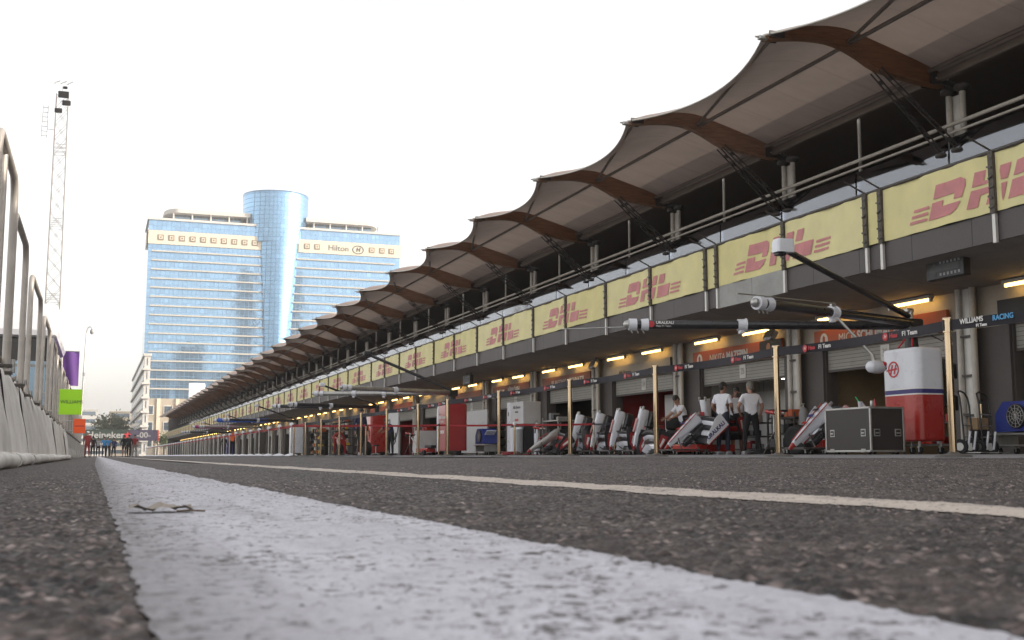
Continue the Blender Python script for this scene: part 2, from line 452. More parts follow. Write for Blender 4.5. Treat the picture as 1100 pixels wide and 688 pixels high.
def tag(o, label, cat, group=None):
    o['label'] = label; o['category'] = cat
    if group: o['group'] = group
    return o
def thing(name, label, cat, loc=(0, 0, 0), rotz=0, group=None):
    o = bpy.data.objects.new(name, None); COL.objects.link(o)
    o.empty_display_size = .2
    o.location = loc; o.rotation_euler = (0, 0, rotz)
    return tag(o, label, cat, group)
def kids(o):
    return [c for c in COL.objects if c.parent == o]
def dup(root, loc, rotz=None, label=None, group=None):
    r = root.copy(); COL.objects.link(r); r.location = loc
    if rotz is not None: r.rotation_euler = (0, 0, rotz)
    if label: r['label'] = label
    if group: r['group'] = group
    for ch in list(root.children):
        c = ch.copy(); COL.objects.link(c); c.parent = r
        for g in list(ch.children):
            d = g.copy(); COL.objects.link(d); d.parent = c
    return r
def struct(o):
    o['kind'] = 'structure'; return o
ORD = ['zeroth', 'first', 'second', 'third', 'fourth', 'fifth', 'sixth', 'seventh', 'eighth', 'ninth', 'tenth', 'eleventh', 'twelfth',
       'thirteenth', 'fourteenth', 'fifteenth', 'sixteenth', 'seventeenth', 'eighteenth', 'nineteenth', 'twentieth']
# frames: text on a face looking towards -X, and on a face looking towards -Y
def face_x(p):  # right = -Y
    return Matrix(((0, 0, -1, p[0]), (-1, 0, 0, p[1]), (0, 1, 0, p[2]), (0, 0, 0, 1)))
def face_y(p):  # right = +X
    return Matrix(((1, 0, 0, p[0]), (0, 0, -1, p[1]), (0, 1, 0, p[2]), (0, 0, 0, 1)))

# ------------------------------------------------------------------ world, sun, camera
w = bpy.data.worlds.new('World'); SC.world = w; w.use_nodes = True
wt = w.node_tree; wt.nodes.clear()
wo = nd(wt, 'ShaderNodeOutputWorld'); bg = nd(wt, 'ShaderNodeBackground')
sky = nd(wt, 'ShaderNodeTexSky', sky_type='NISHITA')
SUN_EL, SUN_AZ = math.radians(21), math.radians(118)   # azimuth from +Y towards +X
sky.sun_disc = False; sky.sun_elevation = SUN_EL; sky.sun_rotation = SUN_AZ
sky.air_density = 1.0; sky.dust_density = 1.6; sky.ozone_density = 1.0; sky.altitude = 10
hs = nd(wt, 'ShaderNodeHueSaturation'); hs.inputs['Saturation'].default_value = .16
lk(wt, sky.outputs[0], hs.inputs['Color']); wm = nd(wt, 'ShaderNodeMix', data_type='RGBA', blend_type='MULTIPLY'); wm.inputs[0].default_value = 1; wm.inputs[7].default_value = (1, .98, .955, 1); lk(wt, hs.outputs[0], wm.inputs[6]); lk(wt, wm.outputs[2], bg.inputs[0])
bg.inputs[1].default_value = .15
lk(wt, bg.outputs[0], wo.inputs[0])
sd = bpy.data.lights.new('sun', 'SUN'); sd.energy = 2.6; sd.angle = math.radians(.6); sd.color = (1, .90, .76)
so = bpy.data.objects.new('sun', sd); COL.objects.link(so)
sdir = V((math.sin(SUN_AZ) * math.cos(SUN_EL), math.cos(SUN_AZ) * math.cos(SUN_EL), math.sin(SUN_EL)))
so.rotation_euler = sdir.to_track_quat('Z', 'Y').to_euler(); so.location = (30, -10, 40)
cd = bpy.data.cameras.new('camera'); cam = bpy.data.objects.new('camera', cd); COL.objects.link(cam)
CH = .1
cam.location = (0, 0, CH)
cam.rotation_euler = (math.radians(90 + 6.77), 0, math.radians(-19.8))
cd.sensor_width = 36; cd.lens = 36 * 1230 / 1100
cd.clip_start = .02; cd.clip_end = 9000
cd.dof.use_dof = True; cd.dof.focus_distance = 24; cd.dof.aperture_fstop = 12.5
SC.camera = cam
SC.view_settings.view_transform = 'Standard'; SC.view_settings.look = 'None'
SC.view_settings.exposure = 1.3; SC.view_settings.gamma = 1
SC.cycles.max_bounces = 8; SC.cycles.transparent_max_bounces = 12
SC.cycles.use_denoising = True
SC.cycles.sample_clamp_indirect = 6

# ------------------------------------------------------------------ ground
def gz(x):
    return float(np.interp(x, [-2, .4, 5.8, 14, 60], [0, 0, .09, .13, .13]))
gz_np = lambda x: np.interp(x, [-2, .4, 5.8, 14, 60], [0, 0, .09, .13, .13])
def sheet(name, xs, ys, dz, mat):
    P = [[(x, y, gz(x) + dz) for y in ys] for x in xs]
    b = MB(); vs = [p for r in P for p in r]; n = len(ys)
    fs = [(i * n + j, (i + 1) * n + j, (i + 1) * n + j + 1, i * n + j + 1) for i in range(len(xs) - 1) for j in range(n - 1)]
    b.add(vs, fs, mat)
    return struct(b.build(name))
sheet('ground', [-1500, -2, .4, 5.8, 14, 60, 1500], [-600, -20, .2, 40, 300, 3200], -.012, M_ASPHALT)
sheet('pit_apron', [5.45, 5.8, 14, 24.5], [-20, 300], 0, M_APRON)

def hash2(ix, iy, k):
    h = (ix.astype(np.int64) * 374761393 + iy.astype(np.int64) * 668265263 + k * 974634777) & 0x7fffffff
    h = ((h ^ (h >> 13)) * 1274126177) & 0x7fffffff
    return ((h ^ (h >> 16)) & 0xffff) / 65535.0
def worley(x, y, cell):
    gx = np.floor(x / cell); gy = np.floor(y / cell)
    d1 = np.full(x.shape, 9e9); idv = np.zeros(x.shape)
    for i in (-1, 0, 1):
        for j in (-1, 0, 1):
            cx = gx + i; cy = gy + j
            px = (cx + hash2(cx, cy, 1)) * cell; py = (cy + hash2(cx, cy, 2)) * cell
            d = np.hypot(x - px, y - py)
            q = d < d1
            d1 = np.where(q, d, d1); idv = np.where(q, hash2(cx, cy, 3), idv)
    return d1 / cell, idv
def vnoise(x, y, cell, k=5):
    fx = x / cell; fy = y / cell
    ix = np.floor(fx); iy = np.floor(fy); u = fx - ix; v = fy - iy
    u = u * u * (3 - 2 * u); v = v * v * (3 - 2 * v)
    a = hash2(ix, iy, k); b = hash2(ix + 1, iy, k); c = hash2(ix, iy + 1, k); d = hash2(ix + 1, iy + 1, k)
    return (a * (1 - u) + b * u) * (1 - v) + (c * (1 - u) + d * u) * v
def np_mesh(name, X, Y, Z, mat):
    a, b = X.shape
    co = np.stack([X, Y, Z], -1).reshape(-1, 3).astype(np.float32)
    i = np.arange(a - 1)[:, None] * b + np.arange(b - 1)[None, :]
    f = np.stack([i, i + 1, i + b + 1, i + b], -1).reshape(-1, 4).astype(np.int32)
    me = bpy.data.meshes.new(name)
    me.vertices.add(len(co)); me.vertices.foreach_set('co', co.ravel())
    me.loops.add(f.size); me.loops.foreach_set('vertex_index', f.ravel())
    me.polygons.add(len(f)); me.polygons.foreach_set('loop_start', np.arange(0, f.size, 4, dtype=np.int32))
    me.polygons.foreach_set('loop_total', np.full(len(f), 4, dtype=np.int32))
    me.polygons.foreach_set('use_smooth', np.ones(len(f), bool))
    me.materials.append(mat); me.update(); me.validate()
    o = bpy.data.objects.new(name, me); COL.objects.link(o)
    return struct(o)
def relief(X, Y, k_=1., lift=0.):
    d, k = worley(X + .003 * vnoise(X, Y, .01, 8), Y, .0145)
    st = np.clip(1 - d / .62, 0, 1) ** .7 * (.25 + .95 * k)
    d2, k2 = worley(X, Y, .006)
    big = vnoise(X, Y, .16, 9) * .004 + vnoise(X, Y, .5, 4) * .005
    return (st * .0052 + np.clip(1 - d2, 0, 1) * .0012 * k2) * k_ + big - .006 + lift
NR, NC = 900, 760
yy = .26 * (14 / .26) ** (np.arange(NR) / (NR - 1))
x0 = np.maximum(-.20 * yy, -.66); x1 = np.minimum(1.2 * yy, 5.44)
s = np.linspace(0, 1, NC)
Xg = x0[:, None] + (x1 - x0)[:, None] * s[None, :]
Yg = np.repeat(yy[:, None], NC, 1)
Zg = gz_np(Xg) + relief(Xg, Yg)
np_mesh('road', Xg, Yg, Zg, M_ASPHALT)
def paint_line(name, xa, xb, mat, nc, sa=0., sb=0.):
    n2 = 800
    y2 = .26 * (14 / .26) ** (np.arange(n2) / (n2 - 1))
    Yp = np.repeat(y2[:, None], nc, 1)
    u = np.linspace(0, 1, nc)[None, :]
    ja = (vnoise(Yp[:, :1], Yp[:, :1] * 0, .05, 21) - .5) * .007 + (vnoise(Yp[:, :1], Yp[:, :1] * 0, .012, 22) - .5) * .005
    jb = (vnoise(Yp[:, :1], Yp[:, :1] * 0, .06, 23) - .5) * .008 + (vnoise(Yp[:, :1], Yp[:, :1] * 0, .012, 24) - .5) * .005
    wy = np.minimum(Yp[:, :1], 14.) - .6
    Xp = (xa + sa * wy + ja) * (1 - u) + (xb + sb * wy + jb) * u
    Zp = gz_np(Xp) + relief(Xp, Yp, .36, .0036)
    np_mesh(name, Xp, Yp, Zp, mat)
    b = MB()
    xa += sa * 13.4; xb += sb * 13.4
    b.add([(xa, 14, gz(xa) + .002), (xb, 14, gz(xb) + .002), (xb, 265, gz(xb) + .002), (xa, 265, gz(xa) + .002)], [(0, 1, 2, 3)], mat)
    struct(b.build(name))
paint_line('white_line', .034, .47, M_PAINT, 260, -.004, -.006)
paint_line('edge_line', 1.19, 1.375, M_PAINT2, 60)
# litter on the white line
lb = MB()
P = []
for i in range(9):
    P.append([(.0 + .013 * i, 2.05 + .02 * j, .012 + .010 * math.sin(i * 1.3 + j) * (1 if j else .4) * .6 + .004 * (i % 3 == 1)) for j in range(4)])
lb.grid(P, pm('crumpled_paper', (.30, .26, .22), .35, 30, .8), False)
tag(lb.build('litter', loc=(.055, 0, 0)), 'crumpled flat scrap of brown paper lying on the white line', 'litter')
lb = MB(); lb.path([(.0, 0, .004), (.02, .008, .005), (.045, -.006, .004)], .0018, pm('dry_twig', (.12, .08, .05), .3, 30, .8), 6)
tag(lb.build('twig', loc=(.13, 2.02, .004)), 'thin dry twig beside the paper scrap on the white line', 'twig')

# ------------------------------------------------------------------ pit building
B = B_BAY; YC0 = 18.72; KS = range(-9, 39)  # lowest bays lie unseen behind the camera, added to shade the near lane
Yc = lambda k: YC0 + B * k
YA, YB = Yc(-9) - 3.1, Yc(38) + 3.0
WX = 16.8
bld = thing('pit_building', 'long two storey pit building with scalloped fabric canopy over open garages', 'pit building', (0, 0, 0))
# garage wall: piers and lintel as one connected skin
zs = [.13, 2.68, 3.5]
ys = []
for k in KS: ys += [(Yc(k) - .95, 'p'), (Yc(k) + .75, 'o')]
yl = [YA] + [q[0] for q in ys] + [YB]
b = MB()
vs = [(WX, y, z) for y in yl for z in zs] + [(WX + .4, y, z) for y in yl for z in zs]
n3 = 3; off = len(yl) * 3
fp, fh = [], []
for i in range(len(yl) - 1):
    a = i * 3
    fh.append((a + 1, a + 4, a + 5, a + 2))
    if i % 2 == 1:
        fp.append((a, a + 3, a + 4, a + 1))
        fp += [(a, a + 1, off + a + 1, off + a), (a + 4, a + 3, off + a + 3, off + a + 4)]
    else:
        fh.append((a + 1, off + a + 1, off + a + 4, a + 4))
o = len(b.v)
b.add(vs, fp, M_PIER); b.add(vs, fh, M_HEADER)
b.build('garage_wall', bld)
b = MB()
b.lohi((13.96, YA, 3.66), (14.10, YB, 4.14), M_FASCIA)
b.build('fascia', bld)
b = MB()
b.lohi((14.06, YA, 4.14), (14.16, YB, 5.14), M_DARKSTEEL); b.build('parapet', bld)
b = MB(); n = 60
vs = []; fs = []
for i, y in enumerate((YA, YB)):
    vs += [(14.0, y, 3.658), (14.5, y, 3.60), (15.6, y, 3.54), (16.8, y, 3.50), (24, y, 3.50), (24, y, 4.9), (14.2, y, 4.9)]
fs = [(i, i + 1, 8 + i, 7 + i) for i in range(6)]
b.add(vs, fs, M_SOFFIT); b.build('soffit', bld)
b = MB(); b.lohi((14.2, YA, 4.905), (24, YB, 5.0), M_SOFFIT); b.build('deck', bld)
b = MB(); b.lohi((20.6, YA, 5.0), (21, YB, 8.3), M_DARKGLASS); b.build('window_wall', bld)
b = MB(); b.lohi((16.3, YA, 8.32), (25, YB, 8.7), M_BRONZE)
b.build('roof', bld)
b = MB(); b.lohi((24, YA, .0), (24.4, YB, 8.3), M_PIER); b.build('rear_wall', bld)
b = MB(); b.lohi((13.9, YA - .3, 0), (24.4, YA, 8.3), M_PIER); b.build('end_wall', bld)
b = MB(); b.lohi((14.2, YB, .13), (24.4, YB + .3, 8.3), M_PIER); b.build('end_wall', bld)
b = MB()
b.tube((13.93, YA, 5.175), (13.93, YB, 5.175), .035, M_DARKSTEEL, 8)
b.build('parapet_rail', bld)
b = MB()
b.tube((16.28, YA, 6.87), (16.28, YB, 6.87), .045, M_PALESTEEL, 8)
b.build('handrail', bld)
b = MB(); b.tube((16.28, YA, 6.70), (16.28, YB, 6.70), .03, M_PALESTEEL, 8)
b.build('handrail', bld)
b = MB(); b.lohi((16.0, YA, 7.78), (16.16, YB, 7.96), M_BRONZE, .03); b.tube((15.86, YA, 7.99), (15.86, YB, 7.99), .05, M_BRONZE, 8)
b.build('edge_beam', bld)

RIBT = [(12.0, 8.30), (12.4, 8.47), (13.0, 8.62), (13.8, 8.68), (14.65, 8.48), (15.5, 8.24), (16.25, 8.0)]
RIBB = [(12.06, 8.20), (12.5, 8.26), (13.0, 8.30), (13.6, 8.27), (14.1, 8.10), (14.55, 7.88), (15.1, 7.78), (15.7, 7.72), (16.22, 7.70)]
def lin(pts, x): return float(np.interp(x, [p[0] for p in pts], [p[1] for p in pts]))
def smooth_curve(pts, n):
    xs = np.linspace(pts[0][0], pts[-1][0], n)
    px = np.array([p[0] for p in pts]); pz = np.array([p[1] for p in pts])
    m = np.gradient(pz, px)
    out = []
    for x in xs:
        i = min(max(np.searchsorted(px, x) - 1, 0), len(px) - 2)
        h = px[i + 1] - px[i]; t = (x - px[i]) / h
        out.append((x, (2*t**3-3*t**2+1)*pz[i] + (t**3-2*t**2+t)*h*m[i] + (-2*t**3+3*t**2)*pz[i+1] + (t**3-t**2)*h*m[i+1]))
    return out
RT = smooth_curve(RIBT, 22); RB = smooth_curve(RIBB, 22)
XZ = Matrix(((1, 0, 0, 0), (0, 0, -1, 0), (0, 1, 0, 0), (0, 0, 0, 1)))   # local xy -> x,z ; depth -> -y
# rib prototype at y = 0
rb = MB()
vs = []
for (x, z) in RT: vs += [(x, -.10, z - .03), (x, .10, z - .03)]
for (x, z) in RB: vs += [(x, -.10, z + .045 * math.sin(PI * (x - 12) / 4.3)), (x, .10, z + .045 * math.sin(PI * (x - 12) / 4.3))]
nn = len(RT); fs = []
for i in range(nn - 1):
    a = 2 * i; c = 2 * (nn + i)
    fs += [(a, a + 1, a + 3, a + 2), (c + 2, c + 3, c + 1, c), (a, a + 2, c + 2, c), (a + 3, a + 1, c + 1, c + 3)]
fs += [(0, 2 * nn, 2 * nn + 1, 1), (2 * nn - 2, 2 * nn - 1, 4 * nn - 1, 4 * nn - 2)]
rb.add(vs, fs, M_TIMBER)
rib_me = rb.mesh('rib')
# steel shoe at the tip and at the column head
sb = MB()
sb.box((11.98, 0, 8.25), (.22, .10, .09), M_BRUSHED, .02)
sb.tube((11.8, 0, 8.26), (11.95, 0, 8.26), .022, M_BRUSHED, 8)
for dy in (-.15, .15):
    sb.box((12.2, dy, 8.30), (.34, .03, .12), M_DARKSTEEL)
bracket_mb = MB()
for dy in (-.15, .15):
    bracket_mb.box((16.1, dy, 7.84), (.5, .03, .24), M_DARKSTEEL)
    for q in (15.98, 16.12, 16.26): bracket_mb.tube((q, dy * 1.02, 7.84), (q, dy * 1.25, 7.84), .02, M_PALESTEEL, 6)
bracket_mb.box((16.2, 0, 7.84), (.2, .33, .1), M_DARKSTEEL); bracket_mb.tube((16.25, 0, 7.84), (16.6, 0, 7.76), .09, M_DARKSTEEL, 10)
shoe_me = sb.mesh('steel_shoe'); bracket_me = bracket_mb.mesh('head_bracket')
# column: two pipes, web, capitals
cb = MB()
for dy in (-.2, .2):
    cb.tube((16.6, dy, .13), (16.6, dy, 7.70), .065, M_PALESTEEL, 12)
    cb.lathe((16.6, dy, 7.62), [(.07, 0), (.17, .05), (.17, .12), (.09, .16)], M_DARKSTEEL, 12)
    cb.lathe((16.6, dy, 6.28), [(.08, 0), (.22, .03), (.22, .07), (.08, .10)], M_DARKSTEEL, 12)
cb.lohi((16.64, -.14, .13), (16.70, .14, 7.6), M_TRIM)
for z in (.9, 1.7, 2.5): cb.lohi((16.56, -.2, z), (16.62, .2, z + .04), M_DARKSTEEL)
cb.lohi((16.4, -.35, .13), (16.78, .35, .16), M_DARKSTEEL)
col_me = cb.mesh('column')
# strut: two perforated bars each side of the rib
st = MB()
for dy in (-.24, .24):
    a = V((14.62, dy * .55, 7.90)); c = V((16.42, dy, 6.36))
    d = (c - a).normalized(); u = d.cross(V((0, 1, 0))).normalized()
    for sg in (-.05, .05):
        st.path([a + u * sg, c + u * sg], .017, M_DARKSTEEL, 6)
    L = (c - a).length
    for i in range(1, 8):
        p = a + d * (L * i / 8)
        st.box(p, (.10, .025, .10), M_DARKSTEEL, rot=d.to_track_quat('Z', 'Y').to_matrix())
    st.lathe(tuple(c + V((0, 0, -.08))), [(.05, 0), (.16, .03), (.16, .08), (.05, .12)], M_DARKSTEEL, 10)
strut_me = st.mesh('strut')
# canopy membrane of one bay (y 0..B)
NU, NV = 18, 16
def memb(u, v):
    x, z = RT[0][0] + (16.25 - 12.0) * v, 0
    z = lin(RT, x)
    q = 4 * u * (1 - u)
    ins = .60 * q * (1 - v) ** 2.0
    x2 = x + ins
    dz = -.20 * q * (1 - .55 * v) - .10 * q * math.sin(PI * v)
    return (x2, B * u, z + dz + .012)
cm = MB()
Pm = [[memb(u, v) for v in np.linspace(0, 1, NV)] for u in np.linspace(0, 1, NU)]
cm.grid(Pm, M_MEMBRANE)
cm.path([Pm[i][0] for i in range(NU)], .022, M_EDGE, 6)
canopy_me = cm.mesh('canopy_panel')
pb = MB()
zr = lin(RB, 14.0) + .22
pb.tube((13.95, .1, zr), (13.95, B - .1, zr), .045, M_BRONZE, 8)
pb.tube((13.9, B - .1, zr + .02), (12.2, .12, 8.26), .038, M_BRONZE, 8)
purlin_me = pb.mesh('purlin')
# glass balustrade, half a bay
gb = MB()
gb.add([(16.33, .03, 5.1), (16.33, 3.07, 5.1), (16.370, 3.07, 6.64), (16.370, .03, 6.64), (16.345, .03, 5.1), (16.345, 3.07, 5.1), (16.385, 3.07, 6.64), (16.385, .03, 6.64)], [(0, 3, 2, 1), (4, 5, 6, 7), (0, 1, 5, 4), (2, 3, 7, 6), (1, 2, 6, 5), (0, 4, 7, 3)], M_BALGLASS)
glass_me = gb.mesh('balustrade_glass')
mb_ = MB(); mb_.tube((16.5, 0, 5.0), (16.5, 0, 7.95), .04, M_PALESTEEL, 8); mull_me = mb_.mesh('mullion_post')
mb_ = MB()
mb_.tube((13.95, .02, 5.18), (13.55, .14, 5.42), .018, M_DARKSTEEL, 6)
rod_me = mb_.mesh('rail_bracket')
# roller door in the head of one opening
dm = MB(); dm.lohi((16.93, .0, 2.17), (17.0, 4.5, 2.70), M_SHUTTER); dm.lohi((16.91, 0, 2.14), (17.02, 4.5, 2.20), M_DARKSTEEL)
for i in range(5): dm.lohi((16.92, 0, 2.25 + .09 * i), (16.94, 4.5, 2.258 + .09 * i), M_DARKSTEEL)
dm.lohi((16.86, -.06, .13), (17.0, .04, 2.68), M_PIER); dm.lohi((16.86, 4.46, .13), (17.0, 4.56, 2.68), M_PIER)
door_me = dm.mesh('roller_door')
INT_KIND = {-3: 2, -2: 2, -1: 1, 0: 0, 1: 1, 2: 3, 3: 2, 4: 1, 5: 1, 6: 2, 7: 3, 8: 2}
int_me = []
for q in range(4):
    im = MB(); M_ = M_INT[q]; Md = M_INT[2]
    im.lohi((22.0 if q != 1 else 19.0, .05, .13), (22.2 if q != 1 else 19.1, 5.8, 3.3), M_)
    im.lohi((17.2, -.10, .13), (22, -.04, 3.3), M_INT[q if q != 3 else 2]); im.lohi((17.2, 5.05, .13), (22, 5.10, 3.3), M_INT[q])
    im.lohi((17.2, -.1, 3.25), (22, 5.1, 3.35), Md)
    if q == 1: im.lohi((18.6, 2.4, .13), (18.75, 4.6, 2.0), M_OFFWHITE)
    if q == 3: im.lohi((17.6, .1, .13), (17.7, 2.4, 2.1), M_OFFWHITE)
    im.lohi((18.2, 1.0, 2.26), (18.3, 2.6, 2.32), M_TUBEW)
    int_me.append(im.mesh('garage_interior'))
def link(me, name, parent, loc):
    o = bpy.data.objects.new(name, me); COL.objects.link(o); o.parent = parent; o.location = loc
    return o
NUMS = {1: '35', 2: '34', 3: '33', 4: '32', 5: '31', 0: '36'}
for k in KS:
    y = Yc(k)
    r = link(rib_me, 'rib', bld, (0, y, 0)); link(shoe_me, 'steel_shoe', r, (0, 0, 0)); link(bracket_me, 'head_bracket', r, (0, 0, 0))
    link(col_me, 'column', bld, (0, y, 0))
    link(strut_me, 'strut', bld, (0, y, 0))
    link(mull_me, 'mullion_post', bld, (0, y + B / 2, 0))
    if k < 38:
        link(canopy_me, 'canopy_panel', bld, (0, y, 0))
        link(purlin_me, 'purlin', bld, (0, y, 0))
    link(glass_me, 'balustrade_glass', bld, (0, y, 0)); link(glass_me, 'balustrade_glass', bld, (0, y + B / 2, 0))
    d = link(door_me, 'roller_door', bld, (0, y + .75, 0))
    if k in NUMS:
        t = MB(); t.lohi((-.004, -.16, -.19), (0, .16, .19), M_TRIM, M=Matrix.Translation((16.915, 2.25, 2.45)))
        t.text(NUMS[k], .26, M_LETTERGREY, face_x((16.905, 2.25, 2.45)), sx=.75)
        t.build('door_number', d)
    if -3 <= k <= 22: link(int_me[INT_KIND.get(k, random.choice([2, 2, 3, 0]))], 'garage_interior', bld, (0, y + .75 - .3, 0))

# ------------------------------------------------------------------ banners along the balcony
posts = [8.9, 11.95, 14.91, 17.83, 18.29, 21.14, 24.03, 24.57, 27.57, 30.48, 33.56, 36.47]
while posts[-1] < 252: posts.append(posts[-1] + 3.1)
pm_ = MB()
pm_.box((13.90, 0, 4.64), (.06, .11, 1.06), M_STRAP)
for i in range(6):
    pm_.box((13.86, .02 * math.sin(i * 2.1), 4.22 + .17 * i), (.03, .10, .03), M_DARKSTEEL, rot=Matrix.Rotation(.5 * math.sin(i * 1.7), 3, 'X'))
pm_.lohi((13.89, -.035, 3.62), (13.945, .035, 4.12), M_TRIM)
bpost_me = pm_.mesh('banner_post')
for y in posts: link(bpost_me, 'banner_post', bld, (0, y, 0))
for y in posts: link(rod_me, 'rail_bracket', bld, (0, y, 0))
gp = MB(); gp.lohi((13.925, 21.2, 3.62), (13.955, 23.98, 4.15), M_GREYPANEL, .006)
gp = gp.build('blank_panel', bld); gp['label'] = 'pale grey blank panel fixed over the dark fascia below a banner'

def clip_poly(poly, x, keep_left):
    out = []
    for i in range(len(poly)):
        a, c = poly[i], poly[(i + 1) % len(poly)]
        ia = (a[0] <= x) == keep_left; ic = (c[0] <= x) == keep_left
        if ia: out.append(a)
        if ia != ic:
            t = (x - a[0]) / (c[0] - a[0]); out.append((x, a[1] + t * (c[1] - a[1])))
    return out
def logo_polys():
    """slanted three letter word between two sets of speed lines; x right, y up, centred"""
    D = [[(0, .60), (0, 1), (1.25, 1), (1.1, .60)], [(1.1, .42), (1.1, .60), (1.25, 1), (1.48, .90), (1.55, .72), (1.5, .42)],
         [(0, 0), (0, .5), (.55, .5), (.55, .32)], [(0, 0), (.55, .32), (1.48, .32), (1.36, .12), (1.1, 0)]]
    H = [[(0, .60), (0, 1), (.46, 1), (.46, .60)], [(.46, .60), (.46, .70), (.84, .70), (.84, .60)], [(.84, .60), (.84, 1), (1.30, 1), (1.30, .60)],
         [(0, 0), (0, .5), (.46, .5), (.46, 0)], [(.46, .32), (.46, .5), (.84, .5), (.84, .32)], [(.84, 0), (.84, .5), (1.30, .5), (1.30, 0)]]
    L = [[(0, .60), (0, 1), (.48, 1), (.48, .60)], [(0, 0), (0, .5), (1.28, .5), (1.28, 0)]]
    H_ = .60; sk = .62
    out = []
    def put(ps, ox):
        for p in ps: out.append([((x * .88 + ox) * H_ + sk * y * H_ * .62, y * H_) for x, y in p])
    put(D, 0); put(H, 1.62); put(L, 2.98)
    for j in range(3):
        y0 = .02 + .17 * j
        put([[(-1.0 + .05 * j, y0), (-1.0 + .05 * j, y0 + .085), (-.12, y0 + .085), (-.12, y0)]], 0)
        put([[(0, y0), (0, y0 + .085), (.95, y0 + .085), (.95, y0)]], 4.25)
    cx = 1.62 * H_ + .95 * H_
    return [[(x - cx, y - .30) for x, y in p] for p in out]
LOGO = logo_polys()
def ripple(y, z, sd):
    return .018 * math.sin(y * 2.3 + sd) + .014 * math.sin(y * 6.1 + z * 3 + sd * 2) + .007 * math.sin(y * 14 - z * 2 + sd)
def banner_mesh(width, half, sd):
    """half: -1 far (reading left) half of the word, 1 near half, 0 plain; local y from 0 (near) to width"""
    b = MB()
    ny = max(3, int(width * 7)); nz = 6
    P = [[(13.925 + ripple(width * i / ny, j / nz, sd) * (1 if 0 < i < ny else .2), width * i / ny, 4.15 + 1.0 * j / nz) for i in range(ny + 1)] for j in range(nz + 1)]
    b.grid([r[::-1] for r in P], M_YELLOW)
    b.grid([[(p[0] + .01, p[1], p[2]) for p in r] for r in P], M_YELLOW)
    letters = None
    if half:
        letters = MB()
        for poly in LOGO:
            q = clip_poly(poly, 0, half < 0)
            if len(q) < 3: continue
            # x right is -Y; the word is centred on the post shared by both halves
            xs_ = sorted(set([min(p[0] for p in q), max(p[0] for p in q)] + [v_ for v_ in np.arange(-3, 3, .18) if min(p[0] for p in q) < v_ < max(p[0] for p in q)]))
            for a, c in zip(xs_[:-1], xs_[1:]):
                s1 = clip_poly(clip_poly(q, c, True), a, False)
                if len(s1) < 3: continue
                vs = []
                for x, y in s1:
                    yl_ = (-x) if half < 0 else (width - x)
                    yl_ = min(max(yl_, .01), width - .01)
                    vs.append((13.913 + ripple(yl_, (y + .48), sd), yl_, 4.60 + y))
                ar = sum(s1[i][0] * s1[(i + 1) % len(s1)][1] - s1[(i + 1) % len(s1)][0] * s1[i][1] for i in range(len(s1)))
                letters.add(vs, [tuple(range(len(vs))) if ar > 0 else tuple(reversed(range(len(vs))))], M_DHLRED)
    return b.mesh('banner'), (letters.mesh('lettering') if letters else None)
cache = {}
nb = 0
for i in range(len(posts) - 1):
    ya, yb = posts[i] + .06, posts[i + 1] - .06
    wd = round(yb - ya, 2)
    if wd < 1: half = 0
    elif i < 8: half = {0: -1, 1: 1, 2: -1, 4: 1, 5: -1, 7: 1}.get(i, 0)
    else: half = -1 if i % 2 == 0 else 1
    key = (wd, half)
    if key not in cache: cache[key] = banner_mesh(wd, half, i * 1.3)
    me, lt = cache[key]
    o = bpy.data.objects.new('banner', me); COL.objects.link(o); o.location = (0, ya, 0)
    if half == 0 and wd < 1:
        lab = 'narrow plain yellow strip between two close posts, ' + ('nearest the right edge' if ya < 20 else 'above the black horizontal boom')
    else:
        nb += 1
        side = 'start of the red word' if half < 0 else 'end of the red word'
        if nb <= 20: lab = 'yellow balcony banner with the %s, %s along from the right end' % (side, ORD[nb])
        else: lab = 'small distant yellow balcony banner with the %s, toward the hotel' % side
    tag(o, lab, 'banner', 'yellow banners along the balcony')
    if lt:
        l = bpy.data.objects.new('lettering', lt); COL.objects.link(l); l.parent = o

# ------------------------------------------------------------------ lamps under the soffit
lm = MB(); lm.lohi((-.07, -.72, .03), (.07, .72, .10), M_TRIM, .01)
lf_me = lm.mesh('lamp_body')
lm = MB(); lm.tube((0, -.66, .0), (0, .66, .0), .032, M_TUBE, 8)
for q in (-.69, .69): lm.box((0, q, .0), (.07, .05, .08), M_BRUSHED)
lt_me = lm.mesh('tube')
nl = 0
for k in range(-2, 38):
    for dy in (1.65, 4.35):
        y = Yc(k) + dy
        if y < 12: continue
        nl += 1
        if nl <= 14: lab = 'glowing yellow tube lamp under the balcony, %s along from the right edge' % ORD[nl]
        else: lab = 'small distant yellow tube lamp under the far balcony'
        o = thing('ceiling_lamp', lab, 'lamp', (16.55, y, 3.40), 0, 'tube lamps under the balcony')
        link(lf_me, 'lamp_body', o, (0, 0, 0)); link(lt_me, 'tube', o, (0, 0, 0))

